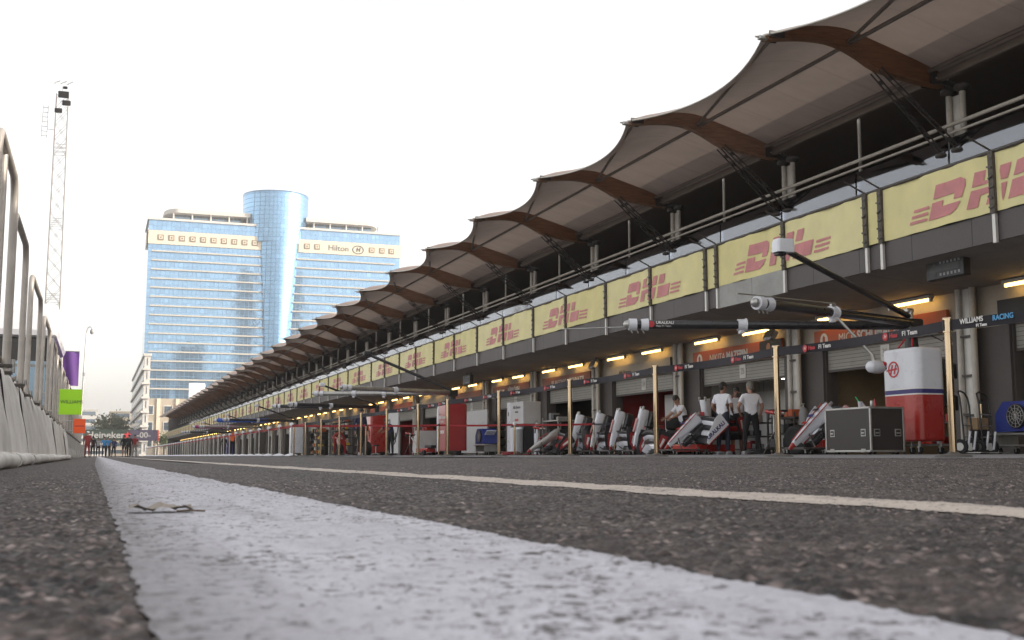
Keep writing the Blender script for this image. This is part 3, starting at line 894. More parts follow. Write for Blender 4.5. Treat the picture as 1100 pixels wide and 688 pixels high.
# ------------------------------------------------------------------ name boards over the garages
def board(k, mat, text, label, tm=M_LETTER, sx=1., extra=None, icon=True, size=.30):
    y = Yc(k) + .75; L = 4.75
    o = thing('name_board', label, 'sign', (16.7, y - .1, 2.70), 0, 'name boards over the garages')
    b = MB(); b.lohi((-.03, 0, 0), (.05, L, .46), mat, .008); b.build('board', o)
    if extra:
        b = MB(); b.lohi((-.036, .0, .01), (-.031, 1.05, .45), M_BLACK)
        b.ball((-.034, .62, .25), (.006, .11, .15), M_SKIN, 10); b.lohi((-.038, .48, .02), (-.032, .78, .12), M_OFFWHITE)
        b.build('portrait', o)
    if text:
        b = MB(); b.text(text[0], size, tm, face_x((-.036, L - 1.0, .20)), align='LEFT', sx=sx, shear=.05)
        if len(text) > 1:
            b.text(text[1], size, tm, face_x((-.036, L - text[2], .20)), align='LEFT', sx=sx, fat=.012, shear=.05)
        if icon:
            ring = [(math.cos(a) * .16, math.sin(a) * .19) for a in np.linspace(0, 2 * PI, 20)[:-1]]
            b.prism(ring, .004, tm, face_x((-.033, L - .42, .20)))
            b.prism([(-.05, -.12), (-.05, .08), (0, .13), (.05, .08), (.05, -.12)], .004, mat, face_x((-.038, L - .42, .20)))
        b.build('lettering', o)
board(-1, M_BLACK, None, 'black name board over the garage at the right edge', icon=False)
board(0, M_ORANGE, ('MICK', 'SCHUMACHER', 1.72), 'orange name board behind the boom hub, over the beige lit garage', sx=.92)
board(1, M_ORANGE, ('NIKITA', 'MAZEPIN', 1.95), 'orange name board with driver portrait above two standing men', sx=.92, extra=True)
board(2, M_HEADER, ('Alfa Romeo',), 'cream name board with dark script, over the red walled garage', tm=M_LETTERDARK, icon=False, size=.2)
board(3, M_RUST, ('99 ANTONIO', 'GIOVINAZZI', 2.75), 'brown name board with white number 99, above upright noses', sx=.85, icon=False)
board(4, M_RUST, ('7 KIMI', 'RÄIKKÖNEN', 2.1), 'brown name board above the white equipment cabinet', sx=.85, icon=False)
for k in range(5, 9):
    board(k, M_HEADER if k == 6 else M_RUST if k == 5 else M_ORANGE, None, ['plain brown name board behind the red gantry cabinet', 'plain cream name board over the white partition',
          'plain orange name board beyond the white partition', 'plain orange name board, farthest one that can be made out'][k - 5], icon=False)

# ------------------------------------------------------------------ belt posts along the pit lane
PX = 5.8
POSTY = [4.35, 6.73, 8.99, 11.41, 13.87, 16.7, 19.46, 21.45, 24.0]
while POSTY[-1] < 33: POSTY.append(POSTY[-1] + 2.55)
N_STEEL = len(POSTY)
while POSTY[-1] < 150: POSTY.append(POSTY[-1] + 2.6)
p_ = MB(); p_.tube((0, 0, .03), (0, 0, .93), .027, M_STEEL, 16); pole_me = p_.mesh('pole')
p_ = MB(); p_.tube((0, 0, .90), (0, 0, 1.0), .036, M_STEEL, 16); p_.lathe((0, 0, 1.0), [(.036, 0), (.034, .008), (.0, .010)], M_STEEL, 16)
for q in range(4): p_.box((.036 * math.cos(q * PI / 2), .036 * math.sin(q * PI / 2), .95), (.014, .014, .08), M_BLACK)
cass_me = p_.mesh('belt_cassette')
p_ = MB(); p_.lathe((0, 0, 0), [(.13, 0), (.13, .008), (.11, .014), (.05, .022), (.032, .035)], M_DARKSTEEL, 24); base_me = p_.mesh('base')
p_ = MB(); p_.tube((0, 0, .04), (0, 0, .97), .028, M_BRUSHED, 10); wpole_me = p_.mesh('pole')
p_ = MB(); p_.lathe((0, 0, .93), [(.04, 0), (.075, .03), (.075, .09), (.03, .13)], M_WHITE, 12); wcap_me = p_.mesh('cap')
p_ = MB(); p_.lathe((0, 0, 0), [(.2, 0), (.2, .04), (.10, .07), (.03, .09)], M_WHITE, 14); wbase_me = p_.mesh('base')
for i, y in enumerate(POSTY):
    steel = i < N_STEEL
    if i == 0: continue
    if steel: lab = 'polished steel belt post with black webbing, %s from the right along the pit lane' % ORD[i]
    else:
        j = i - N_STEEL + 1
        lab = ('grey rail post with white foot and white cap, %s one past the steel posts' % ORD[j]) if j <= 10 else 'tiny distant rail post with white cap near the hotel end of the lane'
    o = thing('belt_post', lab, 'barrier post', (PX, y, gz(PX) + .004), 0, 'steel belt posts' if steel else 'rail posts with white caps')
    if steel: link(pole_me, 'pole', o, (0, 0, 0)); link(cass_me, 'belt_cassette', o, (0, 0, 0)); link(base_me, 'base', o, (0, 0, 0))
    else: link(wpole_me, 'pole', o, (0, 0, 0)); link(wcap_me, 'cap', o, (0, 0, 0)); link(wbase_me, 'base', o, (0, 0, 0))
def belt_mesh(p, q, mat, hgt=.062, sag=.02, th=.003):
    b = MB(); p, q = V(p), V(q); n = 12
    d = (q - p); side = V((d.y, -d.x, 0)).normalized() * th
    rows = []
    for i in range(n + 1):
        t = i / n
        c = p + d * t + V((0, 0, -sag * 4 * t * (1 - t)))
        tw = .010 * math.sin(t * PI * 2)
        rows.append([c + side + V((tw, 0, hgt / 2)), c + side + V((-tw, 0, -hgt / 2)), c - side + V((-tw, 0, -hgt / 2)), c - side + V((tw, 0, hgt / 2)), c + side + V((tw, 0, hgt / 2))])
    b.grid(rows, mat, False); return b
def belt(p, q, mat, label, group, texts=(), hgt=.075):
    b = belt_mesh(p, q, mat, hgt)
    o = tag(b.build('barrier_belt'), label, 'barrier belt', group)
    if texts:
        t = MB()
        for s_, y, size, m_, dz in texts:
            tt = (y - p[1]) / (q[1] - p[1]); z = p[2] + (q[2] - p[2]) * tt - .02 * 4 * tt * (1 - tt)
            if s_ == 'icon':
                t.prism([(math.cos(a) * .032, math.sin(a) * .032) for a in np.linspace(0, 2 * PI, 17)[:-1]], .002, m_, face_x((p[0] - .012, y, z)))
                t.text('H', .04, M_LETTER, face_x((p[0] - .0145, y, z)), .002, shear=.3)
            else:
                t.text(s_, size, m_, face_x((p[0] - .012, y, z + dz)), .002, fat=.0012, align='LEFT')
        t.build('lettering', o)
    return o
zb = gz(PX) + .955
for i in range(len(POSTY) - 1):
    a, c = POSTY[i] + .04, POSTY[i + 1] - .04
    if i < N_STEEL - 1:
        tx = []
        if i == 0:
            tx = [('WILLIAMS', c - .10, .052, M_LETTER, .012), ('RACING', c - .42, .052, M_LETTERBLUE, .012), ('F1 Team', c - .26, .030, M_LETTER, -.026)]
        elif i < 8:
            for f in ((.30, .80) if i < 5 else (.25, .62)):
                yq = a + (c - a) * f
                tx += [('icon', yq, 0, M_LETTERRED, 0), ('Haas', yq - .05, .05, M_LETTERRED, 0), ('F1 Team', yq - .20, .05, M_LETTER, 0)]
        lab = ('black webbing belt with light blue and white lettering, cut by the right edge' if i == 0 else
               'black webbing belt between the %s and %s steel posts from the right' % (ORD[i], ORD[i + 1]))
        belt((PX, a, zb), (PX, c, zb), M_BELT, lab, 'black webbing belts', tx)
    else:
        j = i - N_STEEL + 2
        lab = ('red webbing belt, span %s past the last steel post' % ORD[j]) if j <= 8 else 'tiny distant red webbing belt near the hotel end of the lane'
        belt((PX, a, zb), (PX, c, zb), M_REDBELT, lab, 'red webbing belts')
# belt across the pit lane in front of the upright noses
CR = [(5.85, 36.6), (8.0, 35.9), (10.2, 35.2), (12.4, 34.2), (14.55, 32.9), (14.75, 31.8)]
sp_ = MB(); sp_.tube((0, 0, .03), (0, 0, .95), .026, M_STEEL, 12); spole_me = sp_.mesh('pole')
sp_ = MB(); sp_.lathe((0, 0, .93), [(.034, 0), (.034, .07), (.0, .075)], M_BLACK, 12); scap_me = sp_.mesh('cap')
sp_ = MB(); sp_.lathe((0, 0, .93), [(.03, 0), (.06, .03), (.06, .09), (.0, .12)], M_WHITE, 12); scapw_me = sp_.mesh('cap')
def short_post(x, y, label, white=False, group='short belt posts on the apron'):
    o = thing('belt_post', label, 'barrier post', (x, y, gz(x) + .004), 0, group)
    link(spole_me, 'pole', o, (0, 0, 0)); link(scapw_me if white else scap_me, 'cap', o, (0, 0, 0)); link(base_me, 'base', o, (0, 0, 0))
SL = ['slim post at the lane end of the red cross belt', 'slim post holding the red cross belt, beside the white board with dark drawing', 'slim post holding the red cross belt before the red gantry cabinet',
      'slim post with white round cap holding the red cross belt', 'brass post holding the cross belt, left of a pair before the upright noses', 'brass post holding the cross belt, right of a pair before the upright noses']
for i, (x, y) in enumerate(CR): short_post(x, y, SL[i], i == 3)
for i in range(len(CR) - 1):
    (xa, ya), (xb, yb) = CR[i], CR[i + 1]
    z1, z2 = gz(xa) + .96, gz(xb) + .96
    o = belt_mesh((xa, ya, z1), (xb, yb, z2), M_REDBELT if i < 4 else M_BELT, .06).build('barrier_belt')
    tag(o, ['red belt across the pit lane, span nearest the lane', 'red belt across the pit lane, before the white board with drawing', 'red belt across the pit lane, before the red gantry cabinet',
            'red belt across the pit lane, before the inclined silver nose', 'short black belt between the two brass posts'][i], 'barrier belt', 'belts across the pit lane')
short_post(15.5, 17.2, 'slim brass post right of the hand trucks by the garage column')

# ------------------------------------------------------------------ gantry
def rr_poly(w_, d_, r, n=6):
    out = []
    for cx, cy, a0 in ((w_ / 2 - r, d_ / 2 - r, 0), (-w_ / 2 + r, d_ / 2 - r, PI / 2), (-w_ / 2 + r, -d_ / 2 + r, PI), (w_ / 2 - r, -d_ / 2 + r, 1.5 * PI)):
        for i in range(n + 1):
            a = a0 + PI / 2 * i / n
            out.append((cx + r * math.cos(a), cy + r * math.sin(a)))
    return out
def loft(b, secs, mat, cap=True, M=None):
    n = len(secs[0]); vs = [p for s_ in secs for p in s_]; fs = []
    for j in range(len(secs) - 1):
        for i in range(n): fs.append((j * n + i, j * n + (i + 1) % n, (j + 1) * n + (i + 1) % n, (j + 1) * n + i))
    b.add(vs, fs, mat, True, M)
    if cap: b.add(vs, [tuple(reversed(range(n))), tuple(range((len(secs) - 1) * n, len(secs) * n))], mat, False, M)
def caster(b, x, y, z=0., r=.06):
    b.tube((x - .02, y, z + r), (x + .02, y, z + r), r, M_RUBBER, 12)
    b.box((x, y, z + r * 1.9), (.07, .05, .03), M_BRUSHED); b.box((x, y, z + r * 1.3), (.055, .02, r * 1.3), M_BRUSHED)
gz_a = gz(14.5)
g = thing('pit_gantry', 'white and red cabinet with blue stripe carrying two black pit stop booms', 'pit gantry', (14.52, 17.85, gz_a))
b = MB()
P0 = rr_poly(.66, 1.06, .16)
def band(z0, z1, mat, s0=1, s1=1):
    loft(b, [[(x * s0, y * s0, z0) for x, y in P0], [(x * s1, y * s1, z1) for x, y in P0]], mat, False)
band(.24, .27, M_RED, .93, .99); band(.27, 1.10, M_RED, .99, 1); band(1.10, 1.125, M_LETTER); band(1.125, 1.205, M_NAVY); band(1.205, 1.23, M_LETTER)
band(1.23, 1.93, M_WHITE); band(1.93, 1.975, M_WHITE, 1, .97); band(1.975, 1.985, M_WHITE, .97, .90)
b.add([(x * .90, y * .90, 1.985) for x, y in P0], [tuple(range(len(P0)))], M_WHITE); b.add([(x * .93, y * .93, .24) for x, y in P0], [tuple(reversed(range(len(P0))))], M_RED)
b.build('cabinet', g)
b = MB()   # round emblem with slanted letter
Me = face_x((-.334, .14, 1.60))
ring = []
for i in range(28):
    a = 2 * PI * i / 28; a2 = 2 * PI * (i + 1) / 28
    b.prism([(.155 * math.cos(a), .155 * math.sin(a)), (.155 * math.cos(a2), .155 * math.sin(a2)), (.125 * math.cos(a2), .125 * math.sin(a2)), (.125 * math.cos(a), .125 * math.sin(a))], .005, M_LETTERRED, Me)
for px in (-.055, .045): b.prism([(px - .045, -.09), (px - .010, -.09), (px + .045, .09), (px + .010, .09)], .006, M_LETTERRED, Me)
b.prism([(-.20, -.03), (-.195, .0), (.10, .022), (.10, -.008)], .007, M_LETTERRED, Me)
b.build('emblem', g)
for sx_ in (-1, 1):
    for sy in (-1, 1):
        b = MB(); caster(b, sx_ * .24, sy * .40, 0, .07); b.tube((sx_ * .24, sy * .4, .13), (sx_ * .24, sy * .4, .26), .025, M_BRUSHED, 8); b.build('caster', g)
b = MB()
b.tube((0, 0, 1.98), (0, 0, 2.32), .13, M_BLACK, 14, r2=.10); b.box((0, 0, 2.44), (.34, .34, .24), M_CARBON, .04)
b.tube((0, 0, 2.56), (0, 0, 2.72), .05, M_BRUSHED, 10); b.box((-.02, .02, 2.73), (.16, .12, .08), M_BRUSHED, .02)
for q in (-.2, .2): b.tube((-.16, q, 2.02), (.0, q * .2, 2.3), .018, M_LETTERRED, 6)
b.tube((-.3, -.12, 2.2), (.36, -.30, 2.27), .03, M_BRUSHED, 8)
b.path([(.2, -.25, 2.25), (.42, -.35, 2.13), (.46, -.40, 2.22), (.40, -.42, 2.28)], .012, M_BLACK, 6)
b.build('hub', g)
def boom(p, q, r, mat, collars, name='boom', capm=M_WHITE, text=None):
    b = MB(); b.tube(p, q, r, mat, 16)
    bo = b.build(name, g_cur)
    p, q = V(p), V(q); d = (q - p).normalized()
    rm = d.to_track_quat('Z', 'Y').to_matrix()
    for c in collars:
        e = p + (q - p) * c
        cbm = MB(); cbm.tube(e - d * .07, e + d * .07, r + .025, capm, 16); cbm.tube(e - d * .1, e - d * .07, r + .04, capm, 16); cbm.box(e + V((0, 0, -r - .05)), (.10, .10, .08), capm, .02)
        cbm.build('collar', bo)
    cbm = MB(); cbm.tube(q - d * .12, q + d * .03, r + .03, capm, 16); cbm.ball(q + d * .06, r * .95, M_BRUSHED, 10)
    cbm.tube(q - d * .20, q - d * .34, r + .02, capm, 16, r2=r + .035)
    for k_ in range(3): cbm.tube(q + V((0, 0, -r)) + d * (.0 - .11 * k_), q + V((.02, 0, -r - .08)) + d * (-.02 - .11 * k_), .014, M_BRUSHED, 6)
    cbm.build('boom_tip', bo)
    if text:
        # lettering lies along the boom on the side that faces the lane
        e = p + (q - p) * text[2]
        ux = -d; uz = V((0, 0, 1)); un = ux.cross(uz).normalized(); uz = un.cross(ux)
        M4 = Matrix.Translation(e + un * (r + .001)) @ Matrix((ux, uz, un)).transposed().to_4x4()
        t = MB(); t.text(text[0], .075, M_LETTER, M4 @ Matrix.Translation((0, .028, 0)), .003, align='LEFT', fat=.002); t.text(text[1], .05, M_LETTER, M4 @ Matrix.Translation((0, -.035, 0)), .003, align='LEFT')
        t.prism([(math.cos(a) * .06 - .09, math.sin(a) * .06) for a in np.linspace(0, 2 * PI, 17)[:-1]], .003, M_LETTERRED, M4)
        t.build('lettering', bo)
    return bo
g_cur = g
boom((-.1, 0, 2.44), (-5.12, 1.65, 2.44), .085, M_CARBON, (.60,), text=('URALKALI', 'Haas F1 Team', .91))
bo = boom((-.1, -.1, 2.48), (-4.52, -1.85, 2.44), .085, M_CARBON, (.55,))
b = MB(); b.tube((-2.5, -1.05, 2.62), (-5.0, -2.02, 2.55), .012, M_BRUSHED, 6); b.box((-2.5, -1.05, 2.60), (.1, .06, .06), M_BRUSHED, .01); b.tube((-2.5, -1.05, 2.6), (-2.48, -1.05, 2.48), .02, M_BLACK, 6)
b.build('feeler_rod', bo)
b = MB(); b.tube((-5.0, 1.62, 2.40), (-6.4, 2.0, 2.34), .010, M_BRUSHED, 6); b.build('feeler_rod', g)
b = MB(); b.tube((-2.5, -1.06, 2.44), (-2.02, -1.45, 1.70), .026, M_BRUSHED, 10); b.box((-2.5, -1.06, 2.40), (.14, .12, .16), M_WHITE, .03)
b.tube((-2.02, -1.45, 1.70), (-2.0, -1.46, 1.60), .04, M_BRUSHED, 8); hang = b.build('hanging_arm', g)
b = MB(); M4 = Matrix.Translation((-1.96, -1.48, 1.49)) @ Matrix.Rotation(.12, 4, 'X') @ Matrix.Rotation(math.radians(20), 4, 'Z')
b.lathe((0, 0, 0), [(.0, -.24), (.07, -.23), (.10, -.18), (.115, -.05), (.115, .08), (.09, .18), (.05, .215), (0, .22)], M_WHITE, 18, M=M4 @ Matrix.Rotation(PI / 2, 4, 'Y'))
b.ball((.10, -.085, .05), (.055, .04, .05), M_LETTERRED, 8, M=M4); b.ball((.13, -.09, -.02), (.02, .03, .02), M_BLACK, 6, M=M4)
b.build('pod', hang)
b = MB(); b.tube((-.05, 0, 2.62), (-3.50, -1.22, 3.46), .055, M_CARBON, 10); b.tube((-.5, -.02, 2.70), (-.5, .0, 2.86), .02, M_BRUSHED, 6)
arm = b.build('light_arm', g)
b = MB(); M4 = Matrix.Translation((-3.62, -1.26, 3.52))
loft(b, [[(x, y, -.10) for x, y in rr_poly(.34, .24, .05)], [(x, y, .06) for x, y in rr_poly(.34, .24, .05)], [(x * .9 + .01, y * .85, .13) for x, y in rr_poly(.34, .24, .05)]], M_WHITE, M=M4)
b.box((-.06, 0, -.13), (.16, .14, .05), M_BLACK, .01, M=M4)
b.build('lamp_head', arm)

# ------------------------------------------------------------------ flight case and what stands on it
fx0, fx1, fy0, fy1 = 12.6, 13.32, 16.65, 17.98
fc = thing('flight_case', 'large black flight case with aluminium edges beside the white and red cabinet', 'flight case', ((fx0 + fx1) / 2, (fy0 + fy1) / 2, gz(13)))
w_, d_, h_ = fx1 - fx0, fy1 - fy0, .83
b = MB(); b.lohi((-w_ / 2 + .012, -d_ / 2 + .012, .05), (w_ / 2 - .012, d_ / 2 - .012, h_ - .012), M_WOODCASE); b.build('body', fc)
b = MB(); e = .035
for sx_ in (-1, 1):
    for sy in (-1, 1): b.lohi((sx_ * (w_ / 2 - e), sy * (d_ / 2 - e), .04), (sx_ * w_ / 2, sy * d_ / 2, h_), M_BRUSHED, .006)
    for z in (.04, h_ - e): b.lohi((sx_ * (w_ / 2 - e), -d_ / 2, z), (sx_ * w_ / 2, d_ / 2, z + e + .001), M_BRUSHED, .006)
for sy in (-1, 1):
    for z in (.04, h_ - e): b.lohi((-w_ / 2, sy * (d_ / 2 - e), z), (w_ / 2, sy * d_ / 2, z + e), M_BRUSHED, .006)
b.build('edge_frame', fc)
def latch(M4):
    b = MB(); b.box((0, 0, .0), (.13, .13, .01), M_BRUSHED, .004, M=M4); b.box((0, 0, .006), (.09, .085, .006), M_BLACK, 0, M=M4); b.box((0, -.005, .012), (.075, .03, .012), M_BRUSHED, .004, M=M4); b.build('latch', fc)
for q in (-.45, .45): latch(face_x((-w_ / 2 + .008, q, .38)))
for q in (-.22, .22): latch(face_y((q, -d_ / 2 + .008, .38)))
for q in (-.45, .45):
    b = MB(); caster(b, -w_ / 2 + .12, q, 0, .04); b.lohi((-w_ / 2 - .006, q - .06, .04), (-w_ / 2, q + .06, .10), M_BRUSHED); b.build('caster', fc)
for q in (-.24, .24):
    b = MB(); caster(b, q, -d_ / 2 + .08, 0, .04); b.build('caster', fc)
zc = gz(13) + h_
def small(name, label, cat, loc, fn):
    b = MB(); fn(b); tag(b.build(name, loc=loc), label, cat)
small('cup', 'white paper cup with green straw on the black flight case', 'cup', (12.85, 17.25, zc), lambda b: (b.lathe((0, 0, 0), [(.03, 0), (.042, .11), (.045, .115)], M_WHITE, 14), b.tube((0, 0, .08), (-.05, .06, .20), .012, M_GREENB, 6)))
small('can', 'small silver can on the near corner of the flight case', 'can', (12.85, 16.92, zc), lambda b: b.lathe((0, 0, 0), [(.026, 0), (.03, .006), (.03, .10), (.024, .115)], M_BRUSHED, 14))
small('rag', 'pinkish crumpled rag on the far end of the flight case', 'rag', (12.8, 17.6, zc), lambda b: b.ball((0, 0, .02), (.07, .05, .045), pm('pink_cloth', (.5, .25, .25), .2, 20, .9), 8))
small('bottle', 'small dark red bottle standing behind the paper cup', 'bottle', (13.05, 17.1, zc), lambda b: b.lathe((0, 0, 0), [(.03, 0), (.03, .10), (.012, .13), (.012, .16)], M_DEEPRED, 12))

# ------------------------------------------------------------------ hand trucks, screens, fans
def hand_truck(x, y, label, rz):
    o = thing('hand_truck', label, 'hand truck', (x, y, gz(x)), rz, 'black hand trucks by the column')
    b = MB()
    for q in (-.2, .2): b.path([(q, 0, .12), (q, .04, .85), (q * .95, .06, .98)], .017, M_BLACK, 8)
    b.path([(-.19, .06, .98), (-.15, .10, 1.08), (0, .12, 1.11), (.15, .10, 1.08), (.19, .06, .98)], .017, M_BLACK, 8)
    for z in (.3, .5, .7): b.tube((-.2, .02, z), (.2, .02, z), .013, M_BRUSHED, 6)
    b.build('frame', o)
    b = MB(); b.lohi((-.22, -.28, .02), (.22, .0, .035), M_BRUSHED); b.build('toe_plate', o)
    for q in (-.25, .25):
        b = MB(); b.tube((q - .03, .06, .13), (q + .03, .06, .13), .13, M_RUBBER, 16); b.tube((q - .035, .06, .13), (q + .035, .06, .13), .07, M_BRUSHED, 12); b.build('wheel', o)
    for q in (-.14, .14):
        b = MB(); b.tube((q, -.03, .08), (q, -.08, .40), .02, M_WHITE, 8); b.build('sleeve', o)
hand_truck(14.35, 16.25, 'black tubular hand truck left of the nearest steel post', .5)
hand_truck(14.95, 16.45, 'black tubular hand truck right of the nearest steel post', .4)
o = thing('monitor_stand', 'black stand with two dark tilted screens behind the nearest steel post', 'monitor stand', (15.35, 17.75, gz(15)))
b = MB(); b.tube((0, 0, .05), (0, 0, 1.75), .03, M_BLACK, 8); b.box((0, 0, .04), (.5, .4, .05), M_BLACK, .01); b.build('pole', o)
for z in (1.62, 1.02):
    b = MB(); b.box((-.12, -.06, z), (.06, .40, .30), M_BLACK, .02, rot=Matrix.Rotation(.35, 3, 'X') @ Matrix.Rotation(-.3, 3, 'Y')); b.build('screen', o)
def fan(x, y, label, rz, s_=1.):
    o = thing('cooling_fan', label, 'fan', (x, y, gz(x)), rz, 'blue cooling fans on carts')
    b = MB()
    prof = [(-.5 * s_, .42 * s_), (-.42 * s_, .80 * s_), (-.30 * s_, .95 * s_), (.30 * s_, .95 * s_), (.5 * s_, .72 * s_), (.5 * s_, .40 * s_)]
    Mx = Matrix(((0, 0, 1, -.25 * s_), (1, 0, 0, 0), (0, 1, 0, 0), (0, 0, 0, 1)))
    b.prism(prof, .5 * s_, M_BLUE, Mx); b.build('housing', o)
    b = MB(); b.tube((-.26 * s_, -.05, .68 * s_), (-.30 * s_, -.05, .68 * s_), .22 * s_, M_BLACK, 24)
    for i in range(12):
        a = i * PI / 6; b.tube((-.305 * s_, -.05, .68 * s_), (-.305 * s_, -.05 + .2 * s_ * math.cos(a), .68 * s_ + .2 * s_ * math.sin(a)), .006, M_BRUSHED, 4)
    for r in (.08, .14, .2): b.path([(-.307 * s_, -.05 + r * s_ * math.cos(a), .68 * s_ + r * s_ * math.sin(a)) for a in np.linspace(0, 2 * PI, 25)], .005, M_BRUSHED, 4)
    b.build('grille', o)
    b = MB(); b.lohi((-.28 * s_, -.62 * s_, .34 * s_), (.28 * s_, .62 * s_, .38 * s_), M_BRUSHED, .01)
    for q in (-.5, .5): b.lohi((-.24 * s_, q * s_ - .02, .14), (.24 * s_, q * s_ + .02, .34 * s_), M_BRUSHED)
    b.lohi((-.26 * s_, -.6 * s_, .14), (.26 * s_, .6 * s_, .17), M_BRUSHED, .01); b.build('cart', o)
    for q in (-.48, .48):
        for sx_ in (-.2, .2):
            b = MB(); caster(b, sx_ * s_, q * s_, 0, .06); b.build('caster', o)
    b = MB(); b.box((-.05, -.62 * s_, .80 * s_), (.35 * s_, .30 * s_, .03), M_WHITE, rot=Matrix.Rotation(-.5, 3, 'X')); b.build('sheet', o)
fan(15.75, 16.35, 'blue boxy cooling fan on a cart at the right edge', 0, 1.0)
fan(14.6, 43.6, 'blue boxy cooling fan on a cart beside the red gantry cabinet', 0, 1.1)
o = thing('crate', 'small tan crate beside the blue fan at the right edge', 'crate', (15.2, 16.95, gz(15)), .1)
b = MB(); b.box((0, 0, .55), (.3, .22, .22), pm('tan_plastic', (.30, .2, .11), .15, 6, .6), .02); b.build('box', o); b = MB(); b.box((0, 0, .30), (.26, .20, .28), M_BLACK, .01); b.box((0, 0, .08), (.3, .24, .16), M_DARKSTEEL, .01); b.build('plinth', o)
o = thing('partition_board', 'white partition board standing behind the blue fan at the right edge', 'partition', (16.5, 15.3, gz(16)))
b = MB(); b.lohi((0, -1.0, .9), (.05, .9, 2.15), M_OFFWHITE, .01); b.build('board', o); b = MB()
for q in (-.95, .85): b.lohi((-.01, q, 0), (.06, q + .05, 2.15), M_BRUSHED)
b.build('frame', o)
for i, (q, lab) in enumerate(((16.75, 'thin dark pole leaning by the column, with pale tip'), (16.15, 'thin dark pole leaning on the white partition board'))):
    b = MB(); b.tube((16.2, q, gz(16)), (16.35, q - .25 + .1 * i, 1.75), .02, M_BLACK, 8); b.ball((16.35, q - .25 + .1 * i, 1.76), .03, M_WHITE, 8); tag(b.build('pole'), lab, 'pole')
# matrix signs under the soffit
def matrix_sign(x, y, z, label, W=.95):
    o = thing('matrix_sign', label, 'sign', (x, y, z), 0, 'black arrow signs under the balcony')
    b = MB(); b.lohi((-.12, -W / 2, -.22), (.05, W / 2, .17), M_BLACK, .02); b.tube((0, -W * .3, .17), (0, -W * .3, .30), .02, M_DARKSTEEL, 6); b.tube((0, W * .3, .17), (0, W * .3, .30), .02, M_DARKSTEEL, 6); b.build('housing', o)
    b = MB(); Mx = face_x((-.124, 0, -.02)); gm = M_GREY
    for i in range(6):
        for zz in (-.12, .10): b.prism([(-.12 + .095 * i, zz - .025), (-.12 + .095 * i + .05, zz - .025), (-.12 + .095 * i + .05, zz + .025), (-.12 + .095 * i, zz + .025)], .003, gm, Mx)
    b.prism([(-.40, 0), (-.22, .13), (-.22, .06), (.38, .06), (.38, -.06), (-.22, -.06), (-.22, -.13)], .003, pm('sign_arrow', (.05, .05, .05), .1, 8, .5), Mx)
    b.build('arrow', o)
matrix_sign(14.45, 16.65, 3.52, 'black arrow sign under the balcony above the cabinet, nearest one', .98)
matrix_sign(14.7, 46.2, 3.32, 'black arrow sign hanging before the distant red cabinet', .98)
def flood(x, y, z, label):
    o = thing('floodlight', label, 'floodlight', (x, y, z), 0, 'floodlights under the balcony')
    b = MB(); b.box((0, 0, 0), (.16, .40, .26), M_BRUSHED, .03, rot=Matrix.Rotation(.5, 3, 'Y')); b.tube((.05, 0, .05), (.12, 0, .28), .02, M_DARKSTEEL, 6); b.build('housing', o)
    b = MB()
    for q in (-.09, .09): b.box((-.085, q, -.045), (.02, .14, .17), M_WHITE, rot=Matrix.Rotation(.5, 3, 'Y'))
    b.build('lens', o)
flood(16.2, 36.6, 3.25, 'white twin floodlight hung by the column over the upright noses')
flood(16.3, 25.5, 3.20, 'white twin floodlight hung beside the orange portrait board')

